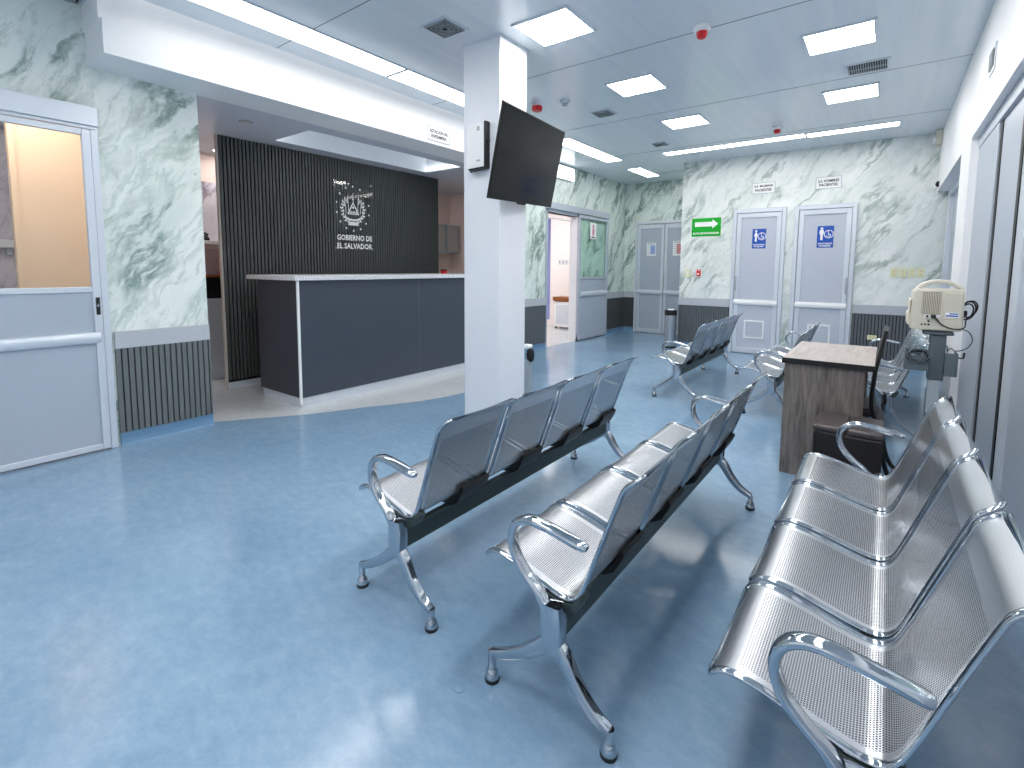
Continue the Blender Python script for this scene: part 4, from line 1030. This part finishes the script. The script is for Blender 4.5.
mb = MB(); mb.fbox(F, .222, .268, 1.04, 1.062, .004, .0045); ll = mb.build('label_plate', M['paper'], t)
mb = MB(); mb.fbox(F, .236, .266, 1.054, 1.059, .0045, .005); mb.fbox(F, .224, .266, 1.044, 1.050, .0045, .005); mb.build('print', M['blue'], ll)

t = thing('power_cable', (.25, MY-.02, .99), 'black power cable looping across back of the beige monitor', 'cable')
mb = MB(); mb.tube(smooth_path([F(.18, 1.042, .02), F(.192, 1.03, .02), F(.21, 1.008, .012), F(.24, .992, .012), F(.27, .99, .012), F(.29, 1.0, .008), F(.292, 1.03, .0), F(.30, 1.045, .0)], 5), .0028, 6); mb.build('cord', M['black'], t, smooth=50)
mb = MB(); mb.fbox(F, .172, .19, 1.035, 1.05, .006, .028); mb.build('plug', M['black'], t, bevel=.002)
t = thing('cable_coil', (.30, MY-.05, 1.05), 'coiled black cable hanging at right side of the beige monitor', 'cable')
for k, (rx, rz, cx, cz) in enumerate(((.026, .04, .302, 1.07), (.022, .034, .298, 1.066), (.028, .036, .304, 1.078))):
    mb = MB(); mb.tube([F(cx+rx*math.cos(q*PI/12), cz+rz*math.sin(q*PI/12)+.01*math.cos(q*PI/12), -.06+k*.006) for q in range(24)], .003, 6, closed=True); mb.build('loop', M['black'], t, smooth=50)
mb = MB(); mb.fbox(F, .287, .30, 1.045, 1.07, -.075, -.045); mb.build('plug', M['black'], t, bevel=.003)
t = thing('sensor_lead', (.29, MY, .95), 'thin grey sensor lead hanging below the beige monitor', 'cable')
mb = MB(); mb.tube(smooth_path([F(.288, .985, -.05), F(.31, .975, -.03), F(.322, .94, -.02), F(.305, .905, -.01), F(.27, .89, .0), F(.25, .9, .0), F(.24, .885, .0)], 6), .0025, 6); mb.build('lead', M['grey_p'], t, smooth=50)
mb = MB(); mb.tube(smooth_path([F(.24, .88, .0), F(.238, .905, .005), F(.225, .915, .01), F(.212, .905, .012)], 5), .0025, 6); mb.build('branch_lead', M['grey_p'], t, smooth=50)
t = thing('tubing_bag', (.12, MY, .87), 'clear plastic bag of tubing in the basket below beige monitor', 'bag')
mb = MB(); mb.prism(F, [(.098, .81), (.165, .81), (.172, .86), (.166, .925), (.14, .955), (.112, .95), (.096, .905), (.09, .86)], -.07, .01); mb.build('film', M['bag'], t, bevel=.012, seg=3)
mb = MB(); mb.tube(smooth_path([F(.105, .83, -.03), F(.15, .84, -.03), F(.155, .89, -.03), F(.12, .9, -.02), F(.11, .86, -.03), F(.14, .85, -.02)], 5), .004, 6); mb.build('tubing', M['grey_l'], t, smooth=50)
t = thing('cable_bundle', (.14, MY-.02, .82), 'bundle of dark cables in the basket under the beige monitor', 'cable')
for k in range(5):
    mb = MB(); r_ = .03+.006*(k % 3)
    mb.tube([F(.138+r_*1.1*math.cos(q*PI/9), .848+r_*.8*math.sin(q*PI/9)+.004*k, .03+.003*math.sin(q+k)+k*.002) for q in range(18)], .0024, 6, closed=True); mb.build('coil', M['rubber'] if k % 2 else M['grey_p'], t, smooth=50)

# floor mark
t = thing('floor_drain', (-.943, 1.0, 0), 'small round cover flush in the blue floor before the benches', 'floor cover')
mb = MB(); n = 24
mb.rings([[Vector((-.943+r_*math.cos(k*2*PI/n), 1.0+r_*math.sin(k*2*PI/n), z)) for k in range(n)] for r_, z in ((.018, .0005), (.018, .0012), (.0155, .0012), (.0155, .0005))], cap=False); mb.build('ring', M['cove'], t)
mb = MB(); mb.lathe(-.943, 1.0, [(.0155, .0003), (.0155, .0008)], 24); mb.build('cap', M['floor'], t)

# ------------------------------------------------------------------ world, camera, colour management
w = bpy.data.worlds.new('World'); S.world = w; w.use_nodes = True
w.node_tree.nodes['Background'].inputs[0].default_value = (1, .98, .96, 1)
w.node_tree.nodes['Background'].inputs[1].default_value = .6

a, b, c = [math.radians(v) for v in (-37.07774173, -5.17738766, .33826413)]
f = Vector((math.sin(a)*math.cos(b), math.cos(a)*math.cos(b), math.sin(b))); r = Vector((math.cos(a), -math.sin(a), 0)); u = r.cross(f)
r2 = r*math.cos(c)+u*math.sin(c); u2 = -r*math.sin(c)+u*math.cos(c)
cam = bpy.data.cameras.new('camera'); co = bpy.data.objects.new('camera', cam); COL.objects.link(co)
mt = Matrix((r2, u2, -f)).transposed().to_4x4(); mt.translation = (0, 0, 1.25); co.matrix_world = mt
cam.sensor_width = 36; cam.lens = 493.6296/1024*36; cam.shift_x = 0; cam.shift_y = (312.7513-384)/1024
cam.clip_start = .02; cam.clip_end = 100
S.camera = co
S.view_settings.view_transform = 'Standard'; S.view_settings.look = 'None'; S.view_settings.gamma = 1
S.view_settings.use_curve_mapping = False
S.view_settings.exposure = 1.28
S.cycles.max_bounces = 10; S.cycles.diffuse_bounces = 6; S.cycles.glossy_bounces = 5; S.cycles.transparent_max_bounces = 16
S.cycles.use_denoising = True; S.cycles.sample_clamp_indirect = 6
